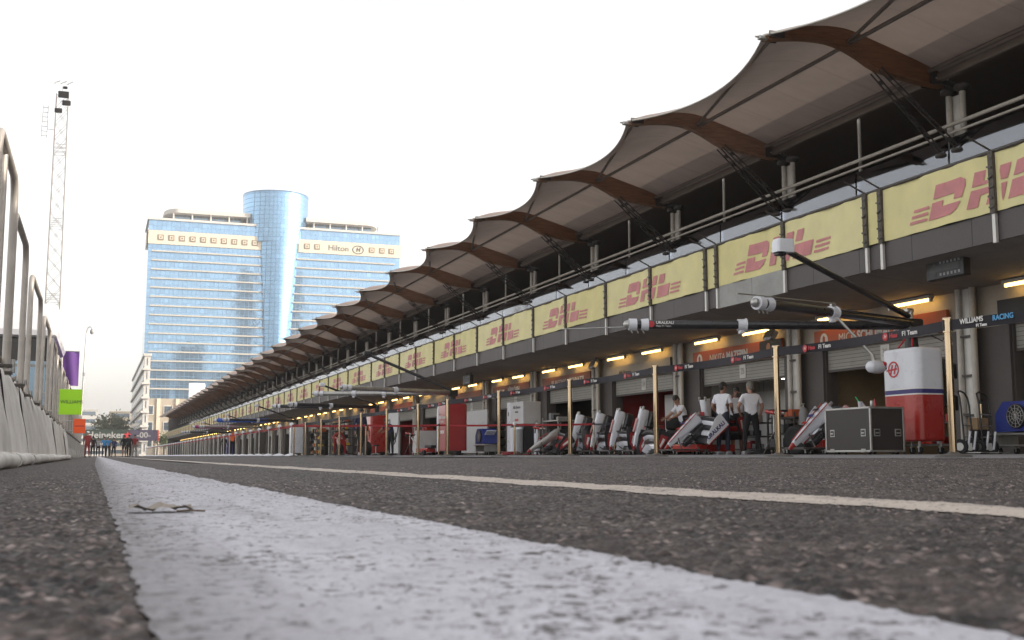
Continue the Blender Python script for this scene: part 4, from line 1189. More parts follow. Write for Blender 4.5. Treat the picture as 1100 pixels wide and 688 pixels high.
# ------------------------------------------------------------------ nose cones with their front wings
def nose_parts(pitch, wing_y, wing_z, livery, txt=None):
    """nose along +Y with its tip down by `pitch`; returns meshes already turned"""
    R = Matrix.Rotation(-pitch, 4, 'X')
    top, side, accent = livery
    b = MB(); secs = []
    for y, w2, zt, zb_ in ((0, .20, .17, -.20), (.03, .21, .18, -.21), (.3, .19, .17, -.19), (.6, .155, .145, -.15), (.9, .115, .11, -.11), (1.1, .085, .075, -.085), (1.2, .06, .045, -.06), (1.235, .03, .015, -.035)):
        w2 *= .48; zt *= .72; zb_ *= .72; secs.append([(w2 * math.copysign(abs(math.cos(a)) ** .55, math.cos(a)), y, (zt + zb_) / 2 + (zt - zb_) / 2 * math.copysign(abs(math.sin(a)) ** .55, math.sin(a))) for a in np.linspace(0, 2 * PI, 21)[:-1]])
    loft(b, secs[:6], top, True, M=R); loft(b, secs[5:], accent, True, M=R)
    for q in (-.10, .10): b.box((q, -.03, .07), (.05, .10, .06), M_BRUSHED, .01, M=R)
    nose = b
    cs_ = MB(); cs_.box((0, .24, -.30), (.26, .50, .26), M_CARBON, .06, M=R); cs_.box((0, .62, -.26), (.20, .34, .16), M_CARBON, .05, M=R)
    b = MB()
    def foil(y0, z0, ch, ang, span, mat, th=.018):
        P = []
        for i in range(13):
            x = -span / 2 + span * i / 12
            dip = .05 * math.cos(PI * x / span) ** 2 - .04 * (abs(x) / (span / 2)) ** 2
            row = []
            for t, o_ in ((0, 0), (.3, .022), (.65, .018), (1, 0), (.65, -th * .3), (.3, -th * .5), (0, 0)):
                row.append((x, y0 - t * ch * math.cos(ang), z0 + dip + t * ch * math.sin(ang) + o_))
            P.append(row)
        b.grid(P, mat, True, M=R)
    foil(wing_y + .42, wing_z, .26, .05, 1.72, M_CARBON)
    foil(wing_y + .19, wing_z + .035, .17, .28, 1.66, side)
    foil(wing_y + .06, wing_z + .10, .15, .50, 1.62, M_CARBON)
    foil(wing_y - .04, wing_z + .185, .13, .75, 1.58, side)
    foil(wing_y - .11, wing_z + .27, .12, .95, 1.50, M_CARBON)
    for q in (-.07, .07): b.box((q, wing_y + .25, wing_z + .12), (.02, .22, .22), top, M=R)
    wing = b
    eps = []
    for q in (-1, 1):
        e = MB()
        poly = [(-.28, -.03), (.45, -.03), (.47, .05), (.25, .20), (-.10, .34), (-.30, .36)]
        Mx = R @ Matrix.Translation((q * .87, wing_y, wing_z)) @ Matrix(((0, 0, 1, -.01), (1, 0, 0, 0), (0, 1, 0, 0), (0, 0, 0, 1)))
        e.prism(poly, .02, side if txt else M_CARBON, Mx)
        if not txt:
            e.prism([(-.20, .03), (.30, .03), (.16, .17), (-.16, .24)], .026, accent, Mx @ Matrix.Translation((0, 0, -.003)))
            e.prism([(-.10, .07), (.16, .07), (.12, .12), (-.10, .14)], .030, M_LETTER, Mx @ Matrix.Translation((0, 0, -.005)))
        else:
            if q < 0:
                e.text(txt, .135, M_NAVY, R @ Matrix.Translation((-.885, wing_y + .08, wing_z + .12)) @ Matrix(((0, 0, -1, 0), (-1, 0, 0, 0), (0, 1, 0, 0), (0, 0, 0, 1))), .003, fat=.004)
            e.prism([(-.28, -.028), (.45, -.028), (.455, -.005), (-.28, -.005)], .026, accent, Mx @ Matrix.Translation((0, 0, -.003)))
        eps.append(e)
    tx = MB()
    if txt:
        for y0, wv, m_ in ((.25, .05, M_CARBON), (.42, .07, M_NAVY), (.62, .06, M_RED)): tx.box((0, y0, .172 - .055 * max(0, y0 - .25) ), (.22 - .1 * y0, wv, .012), m_, M=R)
        for q in (-1, 1): tx.tube((q * .13, .02, .13), (q * .058, 1.05, .06), .012, M_RED, 6, M=R)
    else:
        tx.box((0, .5, .155), (.12, .4, .012), accent, M=R)
    return nose.mesh('nose'), wing.mesh('wing'), [e.mesh('endplate') for e in eps], tx.mesh('stripe'), cs_.mesh('crash_structure')
def nose_thing(parts, loc, rz, label, group=None):
    o = thing('nose_cone', label, 'nose cone', loc, rz, group)
    link(parts[0], 'nose', o, (0, 0, 0)); wg = link(parts[1], 'wing', o, (0, 0, 0))
    for e in parts[2]: link(e, 'endplate', wg, (0, 0, 0))
    link(parts[3], 'stripe', o, (0, 0, 0)); link(parts[4], 'crash_structure', o, (0, 0, 0))
    return o
def trolley(x, y, label, w_, d_, mat, h_=.16, rz=0, group='low trolleys under the noses'):
    o = thing('trolley', label, 'trolley', (x, y, gz(x)), rz, group)
    b = MB()
    for sx_ in (-1, 1):
        b.lohi((sx_ * w_ / 2 - .02, -d_ / 2, .10), (sx_ * w_ / 2 + .02, d_ / 2, .14), mat, .005); b.tube((sx_ * w_ / 4, -d_ / 2, .12), (sx_ * w_ / 6, 0, h_ + .12), .018, mat, 6)
    for sy in (-1, 0, 1): b.lohi((-w_ / 2, sy * d_ / 2 - .02, .102), (w_ / 2, sy * d_ / 2 + .02, .142), mat, .005)
    b.build('frame', o)
    for sx_ in (-1, 1):
        for sy in (-1, 1):
            b = MB(); caster(b, sx_ * w_ / 2 * .9, sy * d_ / 2 * .9, 0, .05); b.build('caster', o)
    return o
LIV1 = (M_WHITE, M_WHITE, M_DEEPRED); LIV2 = (M_WHITE, M_WHITE, M_RED)
UP = nose_parts(math.radians(74), .78, -.42, LIV1)
for i, y in enumerate((34.4, 33.05, 31.35, 30.0)):
    x = 14.55 + .12 * (i % 2)
    nm = ['farthest', 'second', 'third', 'nearest'][i]
    nose_thing(UP, (x + .2, y, gz(x) + 1.30), 1.42 + .06 * (i - 1.5), 'white nose cone standing upright with black red wing, %s of the four' % nm, 'upright white nose cones')
    trolley(x, y, 'low dark trolley under the %s upright white nose' % nm, .7, .75, M_DARKSTEEL)
LOW = nose_parts(math.radians(42), .10, -.44, LIV2, 'URALKALI')
nose_thing(LOW, (13.78, 19.5, gz(14) + .93), 1.5, 'white nose cone tilted tip down, beside the black flight case', 'tilted white nose cones')
trolley(13.45, 19.5, 'low dark trolley under the tilted nose by the flight case', 1.0, .7, M_DARKSTEEL, .3)
nose_thing(LOW, (14.4, 26.0, gz(14) + .96), 1.5, 'white nose cone tilted tip down, left of the two standing men', 'tilted white nose cones')
trolley(14.0, 26.0, 'low dark trolley under the tilted nose by the two men', 1.0, .7, M_DARKSTEEL, .3)
LOW2 = nose_parts(math.radians(32), .2, -.40, (M_BRUSHED, M_DEEPRED, M_DEEPRED))
nose_thing(LOW2, (14.0, 34.5, gz(14) + .74), 1.5, 'silver nose cone tilted tip down, left of the upright noses')
trolley(13.6, 34.5, 'low dark trolley under the tilted silver nose', 1.0, .7, M_DARKSTEEL, .3)
UP2 = nose_parts(math.radians(100), .70, -.38, (M_WHITE, M_RED, M_DEEPRED))
nose_thing(UP2, (14.75, 26.25, gz(15) + 1.42), 1.9, 'white nose cone upright with red and black stripes on a red tray')
o = thing('tool_tray', 'low red wheeled tray under the red striped upright nose', 'tray', (14.75, 26.35, gz(15)), .1)
b = MB(); b.lohi((-.6, -.55, .08), (.6, .55, .26), M_RED, .02); b.lohi((-.56, -.51, .255), (.56, .51, .262), M_BLACK); b.build('tray', o)
for sx_ in (-.5, .5):
    for sy in (-.45, .45):
        b = MB(); caster(b, sx_, sy, 0, .04); b.build('caster', o)
o = thing('front_wing', 'black and white front wing leaning low, left of the crouching nose mechanic', 'front wing', (14.7, 28.55, gz(15) + .15), 1.4)
wm = nose_parts(math.radians(58), .2, .1, (M_WHITE, M_WHITE, M_DEEPRED))
link(wm[1], 'wing', o, (0, 0, .25))
for e in wm[2]: link(e, 'endplate', o, (0, 0, .25))
b = MB()
for q in (-.4, .4): b.path([(q, .3, -.14), (q, .1, .35), (q, -.25, -.14)], .02, M_BRUSHED, 6)
b.build('rest', o)

# ------------------------------------------------------------------ garage equipment
def rack(name, label, cat, x, y, w_, d_, h_, mat, shelves, stuffm, rz=0, group=None):
    o = thing(name, label, cat, (x, y, gz(x)), rz, group)
    b = MB()
    for sx_ in (-1, 1):
        for sy in (-1, 1): b.lohi((sx_ * w_ / 2 - .02, sy * d_ / 2 - .02, .02), (sx_ * w_ / 2 + .02, sy * d_ / 2 + .02, h_), mat)
    for z in shelves: b.lohi((-w_ / 2, -d_ / 2 + .021, z), (w_ / 2, d_ / 2 - .021, z + .04), mat)
    b.build('frame', o)
    rr = random.Random(int(x * 100 + y * 10))
    for z in shelves:
        yq = -d_ / 2 + .12
        while yq < d_ / 2 - .15:
            wd = rr.uniform(.12, .30); hh = rr.uniform(.10, .26)
            if rr.random() < .8:
                b = MB(); b.box((rr.uniform(-.05, .05) - w_ * .15, yq + wd / 2, z + .042 + hh / 2), (w_ * .5, wd * .85, hh), rr.choice(stuffm), .015)
                b.build('box', o)
            yq += wd + rr.uniform(.02, .1)
    return o
rack('tool_rack', 'red and black tool rack in the garage behind the two men', 'rack', 16.2, 26.5, .5, 1.5, 1.0, M_DARKSTEEL, (.12, .45, .8), [M_RED, M_BLACK, M_DEEPRED, M_BRUSHED, M_GREY, M_BLACK], 0)
rack('tool_rack', 'black tool rack by the door pier between the men and tilted nose', 'rack', 16.4, 24.9, .5, 1.2, 1.05, M_DARKSTEEL, (.15, .5, .9), [M_ORANGE, M_BLACK, M_GREY, M_BLACK, M_BLACK], 0)
rack('tool_rack', 'silver open rack frame left of the upright noses', 'rack', 15.6, 38.3, .7, 1.5, 1.35, M_BRUSHED, (.2, .62, 1.2), [M_BLACK, M_GREY, M_BLACK], 0)
rack('tool_rack', 'dark rack of small parts behind the upright noses', 'rack', 16.3, 33.2, .5, 2.2, .9, M_DARKSTEEL, (.12, .5), [M_BLACK, M_GREY, M_RED], 0)
rack('tool_rack', 'dark rack in the beige garage behind the flight case', 'rack', 18.2, 21.6, .5, 1.8, 1.2, M_DARKSTEEL, (.2, .7, 1.1), [M_BLACK, M_GREY, M_OFFWHITE, M_RED], 0)
o = thing('equipment_cabinet', 'white equipment cabinet with dark lettering beside the brass post', 'cabinet', (15.1, 40.6, gz(15)))
b = MB(); b.lohi((-.35, -.85, 1.15), (.35, .55, 1.98), M_OFFWHITE, .02); b.lohi((-.35, .57, .1), (.35, .95, 2.0), M_WHITE, .02); b.lohi((-.3, -.83, .1), (.35, .56, 1.14), M_BLACK); b.build('body', o)
b = MB(); b.text('Alfa Romeo', .17, M_LETTERDARK, face_x((-.353, -.15, 1.78)), shear=.2); b.text('RACING', .09, M_LETTERDARK, face_x((-.353, -.15, 1.60))); b.text('ORLEN', .12, M_LETTERRED, face_x((-.353, -.15, 1.30)), fat=.004); b.text('8', .22, M_LETTERDARK, face_x((-.353, .76, 1.55))); b.build('lettering', o)
for q in (-.7, -.35, .0):
    b = MB(); b.tube((-.42, q, .1), (-.42, q, .95), .13, [M_WHITE, M_OFFWHITE, M_GREY][int(q * -3) % 3], 14); b.ball((-.42, q, .95), (.13, .13, .09), M_WHITE, 12); b.build('tank', o)
# second gantry, red cabinet
g_cur = thing('pit_gantry', 'tall red cabinet with white edge carrying silver booms, by the blue fan', 'pit gantry', (13.5, 44.6, gz(14)))
b = MB()
P1 = rr_poly(.9, 1.15, .12)
loft(b, [[(x, y, z) for x, y in P1] for z in (.18, .9, 1.5, 1.98)] + [[(x * .93, y * .95, 2.06) for x, y in P1]], M_DEEPRED)
b.build('cabinet', g_cur)
b = MB(); loft(b, [[(x * 1.02, y * .22 + .62, z) for x, y in P1] for z in (.15, 1.85)] + [[(x * .98, y * .2 + .55, 2.02) for x, y in P1]], M_WHITE); b.build('edge_panel', g_cur)
b = MB(); Mt = face_x((-.456, -.05, 1.52)); b.text('Alfa Romeo', .20, M_LETTER, Mt, shear=.2, fat=.004); b.text('RACING', .11, M_LETTER, face_x((-.456, -.05, 1.34))); b.text('ORLEN', .17, M_LETTER, face_x((-.456, -.05, .92)), fat=.006); b.build('lettering', g_cur)
b = MB(); b.tube((0, 0, 2.0), (0, 0, 2.35), .12, M_BLACK, 12); b.box((0, 0, 2.5), (.34, .34, .26), M_BLACK, .03); b.build('hub', g_cur)
boom((0, 0, 2.5), (-5.2, 2.2, 2.5), .09, M_BRUSHED, (.5, .72), capm=M_WHITE); boom((0, 0, 2.52), (-5.0, -2.4, 2.50), .09, M_BRUSHED, (.55,), capm=M_WHITE)
b = MB(); b.tube((-.05, 0, 2.62), (-3.3, .6, 4.0), .06, M_CARBON, 8); arm = b.build('light_arm', g_cur)
b = MB(); b.box((-3.4, .62, 4.06), (.34, .26, .2), M_BLACK, .05); b.build('lamp_head', arm)
# further gantries
def far_gantry(y, mat, bodym, label, span=5.0, wrap=None):
    global g_cur
    g_cur = thing('pit_gantry', label, 'pit gantry', (13.6, y, gz(14)))
    b = MB(); loft(b, [[(q[0], q[1], z) for q in P1] for z in (.18, 1.0, 1.95)] + [[(q[0] * .93, q[1] * .93, 2.04) for q in P1]], bodym); b.build('cabinet', g_cur)
    b = MB(); b.tube((0, 0, 2.0), (0, 0, 2.6), .12, M_BLACK, 10); b.build('hub', g_cur)
    bb = boom((0, 0, 2.5), (-span, 2.0, 2.55), .09, mat, (.55,), capm=M_WHITE); boom((0, 0, 2.5), (-span * .95, -1.6, 2.5), .09, mat, (.55,), capm=M_WHITE)
    if wrap:
        b = MB(); b.tube((-span * .35, .7, 2.52), (-span * .97, 1.94, 2.545), .15, wrap, 10); b.build('wrap', bb)
    b = MB(); b.tube((-.05, 0, 2.6), (-2.9, -.7, 3.5), .05, M_CARBON, 8); arm = b.build('light_arm', g_cur)
    b = MB(); b.box((-3.0, -.7, 3.55), (.3, .24, .2), M_WHITE, .05); b.build('lamp_head', arm)
far_gantry(58.5, M_CARBON, M_RED, 'red pit stop cabinet with dark booms beyond the white board with dark drawing')
far_gantry(84, M_CARBON, M_WHITE, 'distant pit stop cabinet with a blue wrapped boom', 5.6, pm('bright_blue_wrap', (.02, .10, .50), .1, 3, .5))
far_gantry(104, M_BRUSHED, M_DARKSTEEL, 'distant pit stop cabinet with a magenta wrapped boom', 5.6, pm('magenta_wrap', (.32, .02, .14), .1, 3, .5))
far_gantry(128, M_CARBON, M_NAVY, 'farthest pit stop cabinet, dark, near the hotel end of the lane')
# partitions and boxes further down the lane
def panel(x, y, L, h_, mat, label, rz=0, name='partition_board', z0=.1):
    o = thing(name, label, 'partition', (x, y, gz(x)), rz)
    b = MB(); b.lohi((-.02, -L / 2, z0), (.02, L / 2, h_), mat, .004); b.build('board', o)
    b = MB()
    for q in (-L / 2, L / 2 - .04, -.02): b.lohi((.021, q, 0), (.06, q + .04, h_ * .98), M_BRUSHED)
    b.build('frame', o); return o
panel(15.6, 48.6, 4.4, 1.95, M_OFFWHITE, 'large white partition wall left of the red gantry cabinet')
o = panel(12.8, 51.9, 2.4, 2.0, M_OFFWHITE, 'white board with a dark swirling drawing on it', .0)
b = MB(); rr = random.Random(4)
for i in range(5):
    y0, z0 = rr.uniform(-.8, .8), rr.uniform(.7, 1.5)
    b.path([(-.03, y0 + .35 * math.sin(t * 2 + i) * t, z0 + .32 * math.cos(t * 2.3 + i)) for t in np.linspace(0, 1.9, 12)], .025, M_BLACK, 5)
b.ball((-.02, .1, 1.15), (.02, .28, .22), M_BLACK, 10); b.ball((-.02, -.3, .8), (.02, .2, .16), M_BLACK, 10)
b.build('drawing', o)
o = thing('equipment_cabinet', 'low grey cabinet with slanted front, right of the drawing board', 'cabinet', (13.3, 48.2, gz(13)))
b = MB(); b.prism([(-.5, .1), (.5, .1), (.5, 1.05), (-.1, 1.05)], .8, M_OFFWHITE, Matrix(((0, 0, 1, -.4), (-1, 0, 0, 0), (0, 1, 0, 0), (0, 0, 0, 1)))); b.build('body', o)
for q in (-.4, .4):
    b = MB(); caster(b, -.25, q, 0, .05); b.build('caster', o)
o = thing('jack', 'red quick lift jack with long handle left of the red gantry cabinet', 'jack', (12.9, 46.6, gz(13)), .3)
b = MB(); b.lohi((-.2, -.5, .12), (.2, .4, .30), M_RED, .03); b.tube((0, .4, .25), (0, 1.2, .85), .03, M_BRUSHED, 8); b.tube((-.25, 1.2, .85), (.25, 1.2, .85), .025, M_BLACK, 8); b.lohi((-.14, -.7, .3), (.14, -.2, .42), M_BLACK, .02); b.build('body', o)
for q in (-.24, .24):
    b = MB(); b.tube((q - .03, -.3, .11), (q + .03, -.3, .11), .11, M_RUBBER, 14); b.build('wheel', o)
rack('tool_rack', 'red tool rack among the distant red garage equipment', 'rack', 14.2, 63, .7, 2.4, 1.3, M_RED, (.15, .6, 1.1), [M_RED, M_DEEPRED, M_BLACK], 0)
rack('tool_rack', 'red tool rack behind the person in orange', 'rack', 15.4, 55.5, .7, 2.2, 1.4, M_DEEPRED, (.15, .6, 1.2), [M_RED, M_DEEPRED, M_BLACK], 0)
for i, (yy_, m_, lab) in enumerate(((66.5, M_BLACK, 'tall black shelf of tyres and boxes past the red racks'), (74, M_BLACK, 'tall black shelf with small yellow boxes, second past the red racks'), (82, M_BLACK, 'tall black shelf far along the garages'))):
    rack('shelf', lab, 'shelf', 14.9, yy_, .6, 4.5, 2.3, m_, (.1, .6, 1.1, 1.6, 2.1), [M_BLACK, M_BLACK, M_CARBON, pm('yellow_box', (.6, .4, .03), .1, 6, .5), M_ORANGE], 0)
def tyre_stack(x, y, n, label):
    for i in range(n):
        o = thing('tyre', label % ['lowest', 'second', 'third', 'topmost'][i], 'tyre', (x, y, gz(x) + .36 * i), 0, 'stacked racing tyres')
        b = MB(); b.lathe((0, 0, 0), [(.22, .02), (.30, 0), (.345, .05), (.345, .30), (.30, .35), (.22, .33)], M_RUBBER, 24); b.build('tread', o)
        b = MB(); b.lathe((0, 0, .03), [(.05, .1), (.2, .12), (.225, .29), (.05, .25)], M_DARKSTEEL, 18); b.build('rim', o)
tyre_stack(15.9, 29.9, 3, '%s tyre of the stack behind the mechanic at the tilted nose')
tyre_stack(15.9, 46.0, 4, '%s tyre of the stack beside the white partition wall')

# ------------------------------------------------------------------ people
def person(loc, rz, label, top=None, legs=None, skin=None, shoe=None, hair=None, joints=None, shorts=False, long_sleeve=False, cap=None, height=1.78, group=None, group_cat='person', sash=None):
    top = top or M_SHIRTW; legs = legs or M_TROUS; skin = skin or M_SKIN; shoe = shoe or M_SHOE; hair = hair or M_HAIRD
    J = dict(pel=(0, 0, .96), waist=(0, .01, 1.12), chest=(0, .01, 1.34), neck=(0, 0, 1.50), head=(0, .03, 1.57),
             hipL=(.10, 0, .90), kneL=(.11, .02, .50), ankL=(.11, -.02, .09), hipR=(-.10, 0, .90), kneR=(-.11, .02, .50), ankR=(-.11, -.02, .09),
             shL=(.19, 0, 1.42), elL=(.27, -.03, 1.15), wrL=(.28, .06, .91), shR=(-.19, 0, 1.42), elR=(-.27, -.03, 1.15), wrR=(-.28, .06, .91))
    J.update(joints or {})
    names = ['pel', 'waist', 'chest', 'neck', 'hipL', 'kneL', 'ankL', 'hipR', 'kneR', 'ankR', 'shL', 'elL', 'wrL', 'shR', 'elR', 'wrR']
    rad = dict(pel=(.155, .12), waist=(.145, .115), chest=(.165, .12), neck=(.058, .06), hipL=(.095, .10), kneL=(.066, .07), ankL=(.046, .05), shL=(.068, .07), elL=(.045, .045), wrL=(.032, .03))
    bones = [('pel', 'waist', 't'), ('waist', 'chest', 't'), ('chest', 'neck', 'n'), ('pel', 'hipL', 'l'), ('hipL', 'kneL', 'u'), ('kneL', 'ankL', 's'), ('pel', 'hipR', 'l'), ('hipR', 'kneR', 'u'), ('kneR', 'ankR', 's'),
             ('chest', 'shL', 't'), ('shL', 'elL', 'a'), ('elL', 'wrL', 'f'), ('chest', 'shR', 't'), ('shR', 'elR', 'a'), ('elR', 'wrR', 'f')]
    me = bpy.data.meshes.new('person')
    me.from_pydata([J[n] for n in names], [(names.index(a), names.index(b_)) for a, b_, _ in bones], [])
    ob = bpy.data.objects.new('person', me); COL.objects.link(ob)
    md = ob.modifiers.new('skin', 'SKIN'); md.use_smooth_shade = True
    for i, n in enumerate(names):
        sv = me.skin_vertices[0].data[i]; sv.radius = rad.get(n, rad.get(n.replace('R', 'L'))); sv.use_root = (n == 'pel')
    md2 = ob.modifiers.new('sub', 'SUBSURF'); md2.levels = md2.render_levels = 3 if loc[1] < 40 else 2
    bpy.context.view_layer.update()
    ev = bpy.data.meshes.new_from_object(ob.evaluated_get(bpy.context.evaluated_depsgraph_get()))
    bpy.data.objects.remove(ob); bpy.data.meshes.remove(me)
    co = [v_.co.copy() for v_ in ev.vertices]; polys = [tuple(p.vertices) for p in ev.polygons]
    bpy.data.meshes.remove(ev)
    groups = {}
    for p in polys:
        c = sum((co[i] for i in p), V()) / len(p)
        best, bt, bd = None, 0, 9
        for a, b_, k in bones:
            A, Bv = V(J[a]), V(J[b_]); d = Bv - A; t = max(0, min(1, (c - A).dot(d) / d.length_squared)); q = (A + d * t - c).length
            q -= .03 if k in 'tl' else 0
            if q < bd: best, bt, bd = k, t, q
        if best == 't': m_ = top
        elif best == 'n': m_ = top if c.z < J['neck'][2] - .015 else skin
        elif best == 'l': m_ = legs
        elif best == 'u': m_ = legs if (not shorts or bt < .8) else skin
        elif best == 's': m_ = skin if shorts else legs
        elif best == 'a': m_ = top if (bt < .62 or long_sleeve) else skin
        else: m_ = top if (long_sleeve and bt < .93) else skin
        groups.setdefault(m_, []).append(p)
    b = MB()
    for m_, fs in groups.items(): b.add(co, fs, m_, True)
    # head, face, ears
    H = V(J['head']); N = V(J['neck']); hd = (H - N); yaw = J.get('yaw', 0)
    Mh = Matrix.Translation(H + V((0, .015, .085))) @ Matrix.Rotation(yaw, 4, 'Z') @ Matrix.Rotation(J.get('nod', 0), 4, 'X')
    b.tube(N - V((0, 0, .04)), H + V((0, 0, .02)), .056, skin, 12)
    b.ball((0, 0, .01), (.076, .096, .118), skin, 16, M=Mh); b.ball((0, .03, -.065), (.056, .062, .055), skin, 12, M=Mh)
    b.ball((0, .098, -.012), (.013, .020, .024), skin, 8, M=Mh)
    for q in (-1, 1):
        b.ball((q * .077, -.005, -.005), (.010, .022, .032), skin, 8, M=Mh); b.ball((q * .031, .084, .018), (.012, .009, .008), M_SHIRTW, 8, M=Mh); b.ball((q * .031, .091, .018), (.006, .004, .006), M_HAIRD, 6, M=Mh)
        b.box((q * .031, .092, .038), (.03, .008, .007), hair, M=Mh)
    b.ball((0, .088, -.062), (.024, .008, .007), M_DEEPRED if skin is None else pm('lips', (.32, .12, .10), .05, 20, .5), 8, M=Mh)
    # hands with four fingers and a thumb, shoes
    for sd_ in 'LR':
        A, W = V(J['el' + sd_]), V(J['wr' + sd_]); d = (W - A).normalized(); x = V((1, 0, 0)) if abs(d.x) < .8 else V((0, 1, 0)); n_ = d.cross(x).normalized(); s_ = n_.cross(d)
        b.ball(tuple(W + d * .045), (.018, .038, .048), skin, 8, rot=Matrix((s_ * 1.0, n_, d)).transposed())
        for i, (o_, L) in enumerate(((-.028, .062), (-.010, .074), (.009, .070), (.027, .055))):
            p0 = W + d * .080 + n_ * o_; p1 = p0 + d * L * .5 + s_ * .012; p2 = p1 + d * L * .35 + s_ * .025
            b.path([p0, p1, p2], [.0092, .0085, .007], skin, 6)
        t0 = W + d * .035 + n_ * -.035; b.path([t0, t0 + d * .03 + n_ * -.022 + s_ * .01, t0 + d * .058 + n_ * -.025 + s_ * .02], [.011, .010, .008], skin, 6)
        K = V(J['ank' + sd_]); fd = J.get('foot' + sd_, 0.)
        Mf = Matrix.Translation((K.x, K.y, K.z - .09)) @ Matrix.Rotation(fd, 4, 'Z')
        b.ball((0, .06, .045), (.048, .135, .05), shoe, 12, M=Mf); b.lohi((-.045, -.07, 0), (.045, .17, .02), shoe, .012, M=Mf)
    S = height / 1.78
    b.v = [(p[0] * S, p[1] * S, p[2] * S) for p in b.v]
    o = b.build('person', None, loc, rz); tag(o, label, group_cat, group)
    hb = MB(); S4 = Matrix.Scale(S, 4)
    if hair is not None:
        hb.ball((0, -.010, .028), (.083, .102, .112), hair, 16, M=S4 @ Mh @ Matrix.Rotation(-.30, 4, 'X'), cut=-.15)
        hb.ball((0, -.045, -.01), (.076, .064, .085), hair, 12, M=S4 @ Mh)
        hb.build('hair', o)
    if cap:
        cb_ = MB(); cb_.ball((0, 0, .045), (.088, .106, .095), cap, 14, M=S4 @ Mh, cut=0.); cb_.box((0, .13, .05), (.14, .11, .012), cap, .004, M=S4 @ Mh @ Matrix.Rotation(-.15, 4, 'X')); cb_.build('cap', o)
    if sash:
        sb_ = MB()
        for z, m_ in sash: sb_.lathe((0, .01, z), [(.001, 0), (.0, .0)], m_, 3)
    return o
ga = gz(15)
# man on the left, seen from behind and turned right, hands in front
person((14.75, 25.35, ga), math.radians(-62), 'man with dark hair in white polo shirt and navy trousers, left of two', M_SHIRTW, M_TROUS, M_SKIN2, M_SHOE, M_HAIRD,
       dict(elL=(.25, .02, 1.16), wrL=(.14, .22, 1.08), elR=(-.26, -.06, 1.16), wrR=(-.17, .14, 1.0), kneL=(.12, .03, .5), ankL=(.13, 0, .09), kneR=(-.10, .0, .5), ankR=(-.11, -.06, .09), yaw=-.4), height=1.82)
# man on the right, seen from behind, hand at the chin
person((15.2, 24.75, ga), math.radians(-15), 'grey haired man in white polo shirt with wide stance, right of two', M_SHIRTW, M_TROUSB, M_SKIN, M_SHOE, M_HAIRG,
       dict(elR=(-.33, -.06, 1.17), wrR=(-.24, .13, 1.02), elL=(.30, .02, 1.17), wrL=(.25, .10, .93), kneL=(.15, .02, .5), ankL=(.20, -.04, .09), kneR=(-.15, .02, .5), ankR=(-.19, -.02, .09), yaw=.5), height=1.80)
person((15.6, 26.1, ga), math.radians(160), 'person in red and white shirt and dark shorts with raised hands, behind two men', M_SHIRTW, M_TROUSB, M_SKIN2, M_SHOED, M_HAIRD,
       dict(elL=(.34, .14, 1.36), wrL=(.12, .26, 1.52), elR=(-.34, .12, 1.34), wrR=(-.10, .27, 1.50)), shorts=True, height=1.76)
b = MB(); b.box((0, 0, 0), (.14, .08, .10), M_BLACK, .015); b.tube((0, .0, 0), (-.06, -.10, .01), .035, M_BLACK, 10)
tag(b.build('camera', loc=(15.52, 25.84, ga + 1.53)), 'small black camera held up by the person between the two men', 'camera')
person((15.75, 29.2, ga), math.radians(95), 'person in white T-shirt with red print leaning over the tilted nose', M_SHIRTW, M_TROUSB, M_SKIN, M_SHOED, M_HAIRD,
       dict(waist=(0, .05, 1.10), chest=(0, .13, 1.31), neck=(0, .20, 1.46), head=(0, .26, 1.52), shL=(.19, .17, 1.38), shR=(-.19, .17, 1.38), elL=(.24, .34, 1.16), wrL=(.18, .56, 1.05), elR=(-.24, .34, 1.16), wrR=(-.18, .56, 1.05), nod=-.35), shorts=True, height=1.74)
# further down the lane
person((12.2, 49.7, gz(12)), math.radians(120), 'person in dark top with white sleeves bending at the grey slanted cabinet', M_SHIRTN, M_TROUSB, M_SKIN2, M_SHOED, M_HAIRD,
       dict(chest=(0, .15, 1.28), neck=(0, .24, 1.40), head=(0, .30, 1.45), shL=(.19, .2, 1.34), shR=(-.19, .2, 1.34), elL=(.23, .38, 1.12), wrL=(.16, .56, 1.05), elR=(-.23, .38, 1.12), wrR=(-.16, .56, 1.05)), height=1.76)
person((9.7, 44.5, gz(10)), math.radians(200), 'person in navy top walking before the white drawing board', M_SHIRTN, M_TROUSB, M_SKIN, M_SHOE, M_HAIRD,
       dict(kneL=(.11, .14, .52), ankL=(.11, .16, .11), kneR=(-.11, -.02, .5), ankR=(-.11, -.24, .13)), long_sleeve=True, height=1.85)
person((12.6, 57.0, gz(12)), math.radians(170), 'person in orange top and dark shorts by the red racks', M_SHIRTO, M_TROUSB, M_SKIN2, M_SHOED, M_HAIRD, dict(elL=(.30, .1, 1.2), wrL=(.2, .3, 1.2)), shorts=True, height=1.8)
person((12.2, 62.5, gz(12)), math.radians(250), 'person in red overalls crouching over by the distant red rack', M_SHIRTR, M_SHIRTR, M_SKIN, M_SHOED, M_HAIRD,
       dict(chest=(0, .25, 1.2), neck=(0, .38, 1.28), head=(0, .45, 1.32), shL=(.19, .34, 1.24), shR=(-.19, .34, 1.24), elL=(.22, .48, 1.0), wrL=(.15, .6, .85), elR=(-.22, .48, 1.0), wrR=(-.15, .6, .85)), long_sleeve=True)
person((8.4, 78, gz(8)), math.radians(180), 'distant person in orange vest among the white capped posts', M_SHIRTO, M_TROUSB, M_SKIN2, M_SHOED, M_HAIRD)
person((11.3, 112, gz(11)), math.radians(200), 'distant person in black standing by the end of the pit building', M_TROUSB, M_TROUSB, M_SKIN, M_SHOED, M_HAIRD, long_sleeve=True, height=1.9)
def lane_x(px, y): return y * math.tan(math.atan((px - 550) / 1230) + math.radians(19.8))
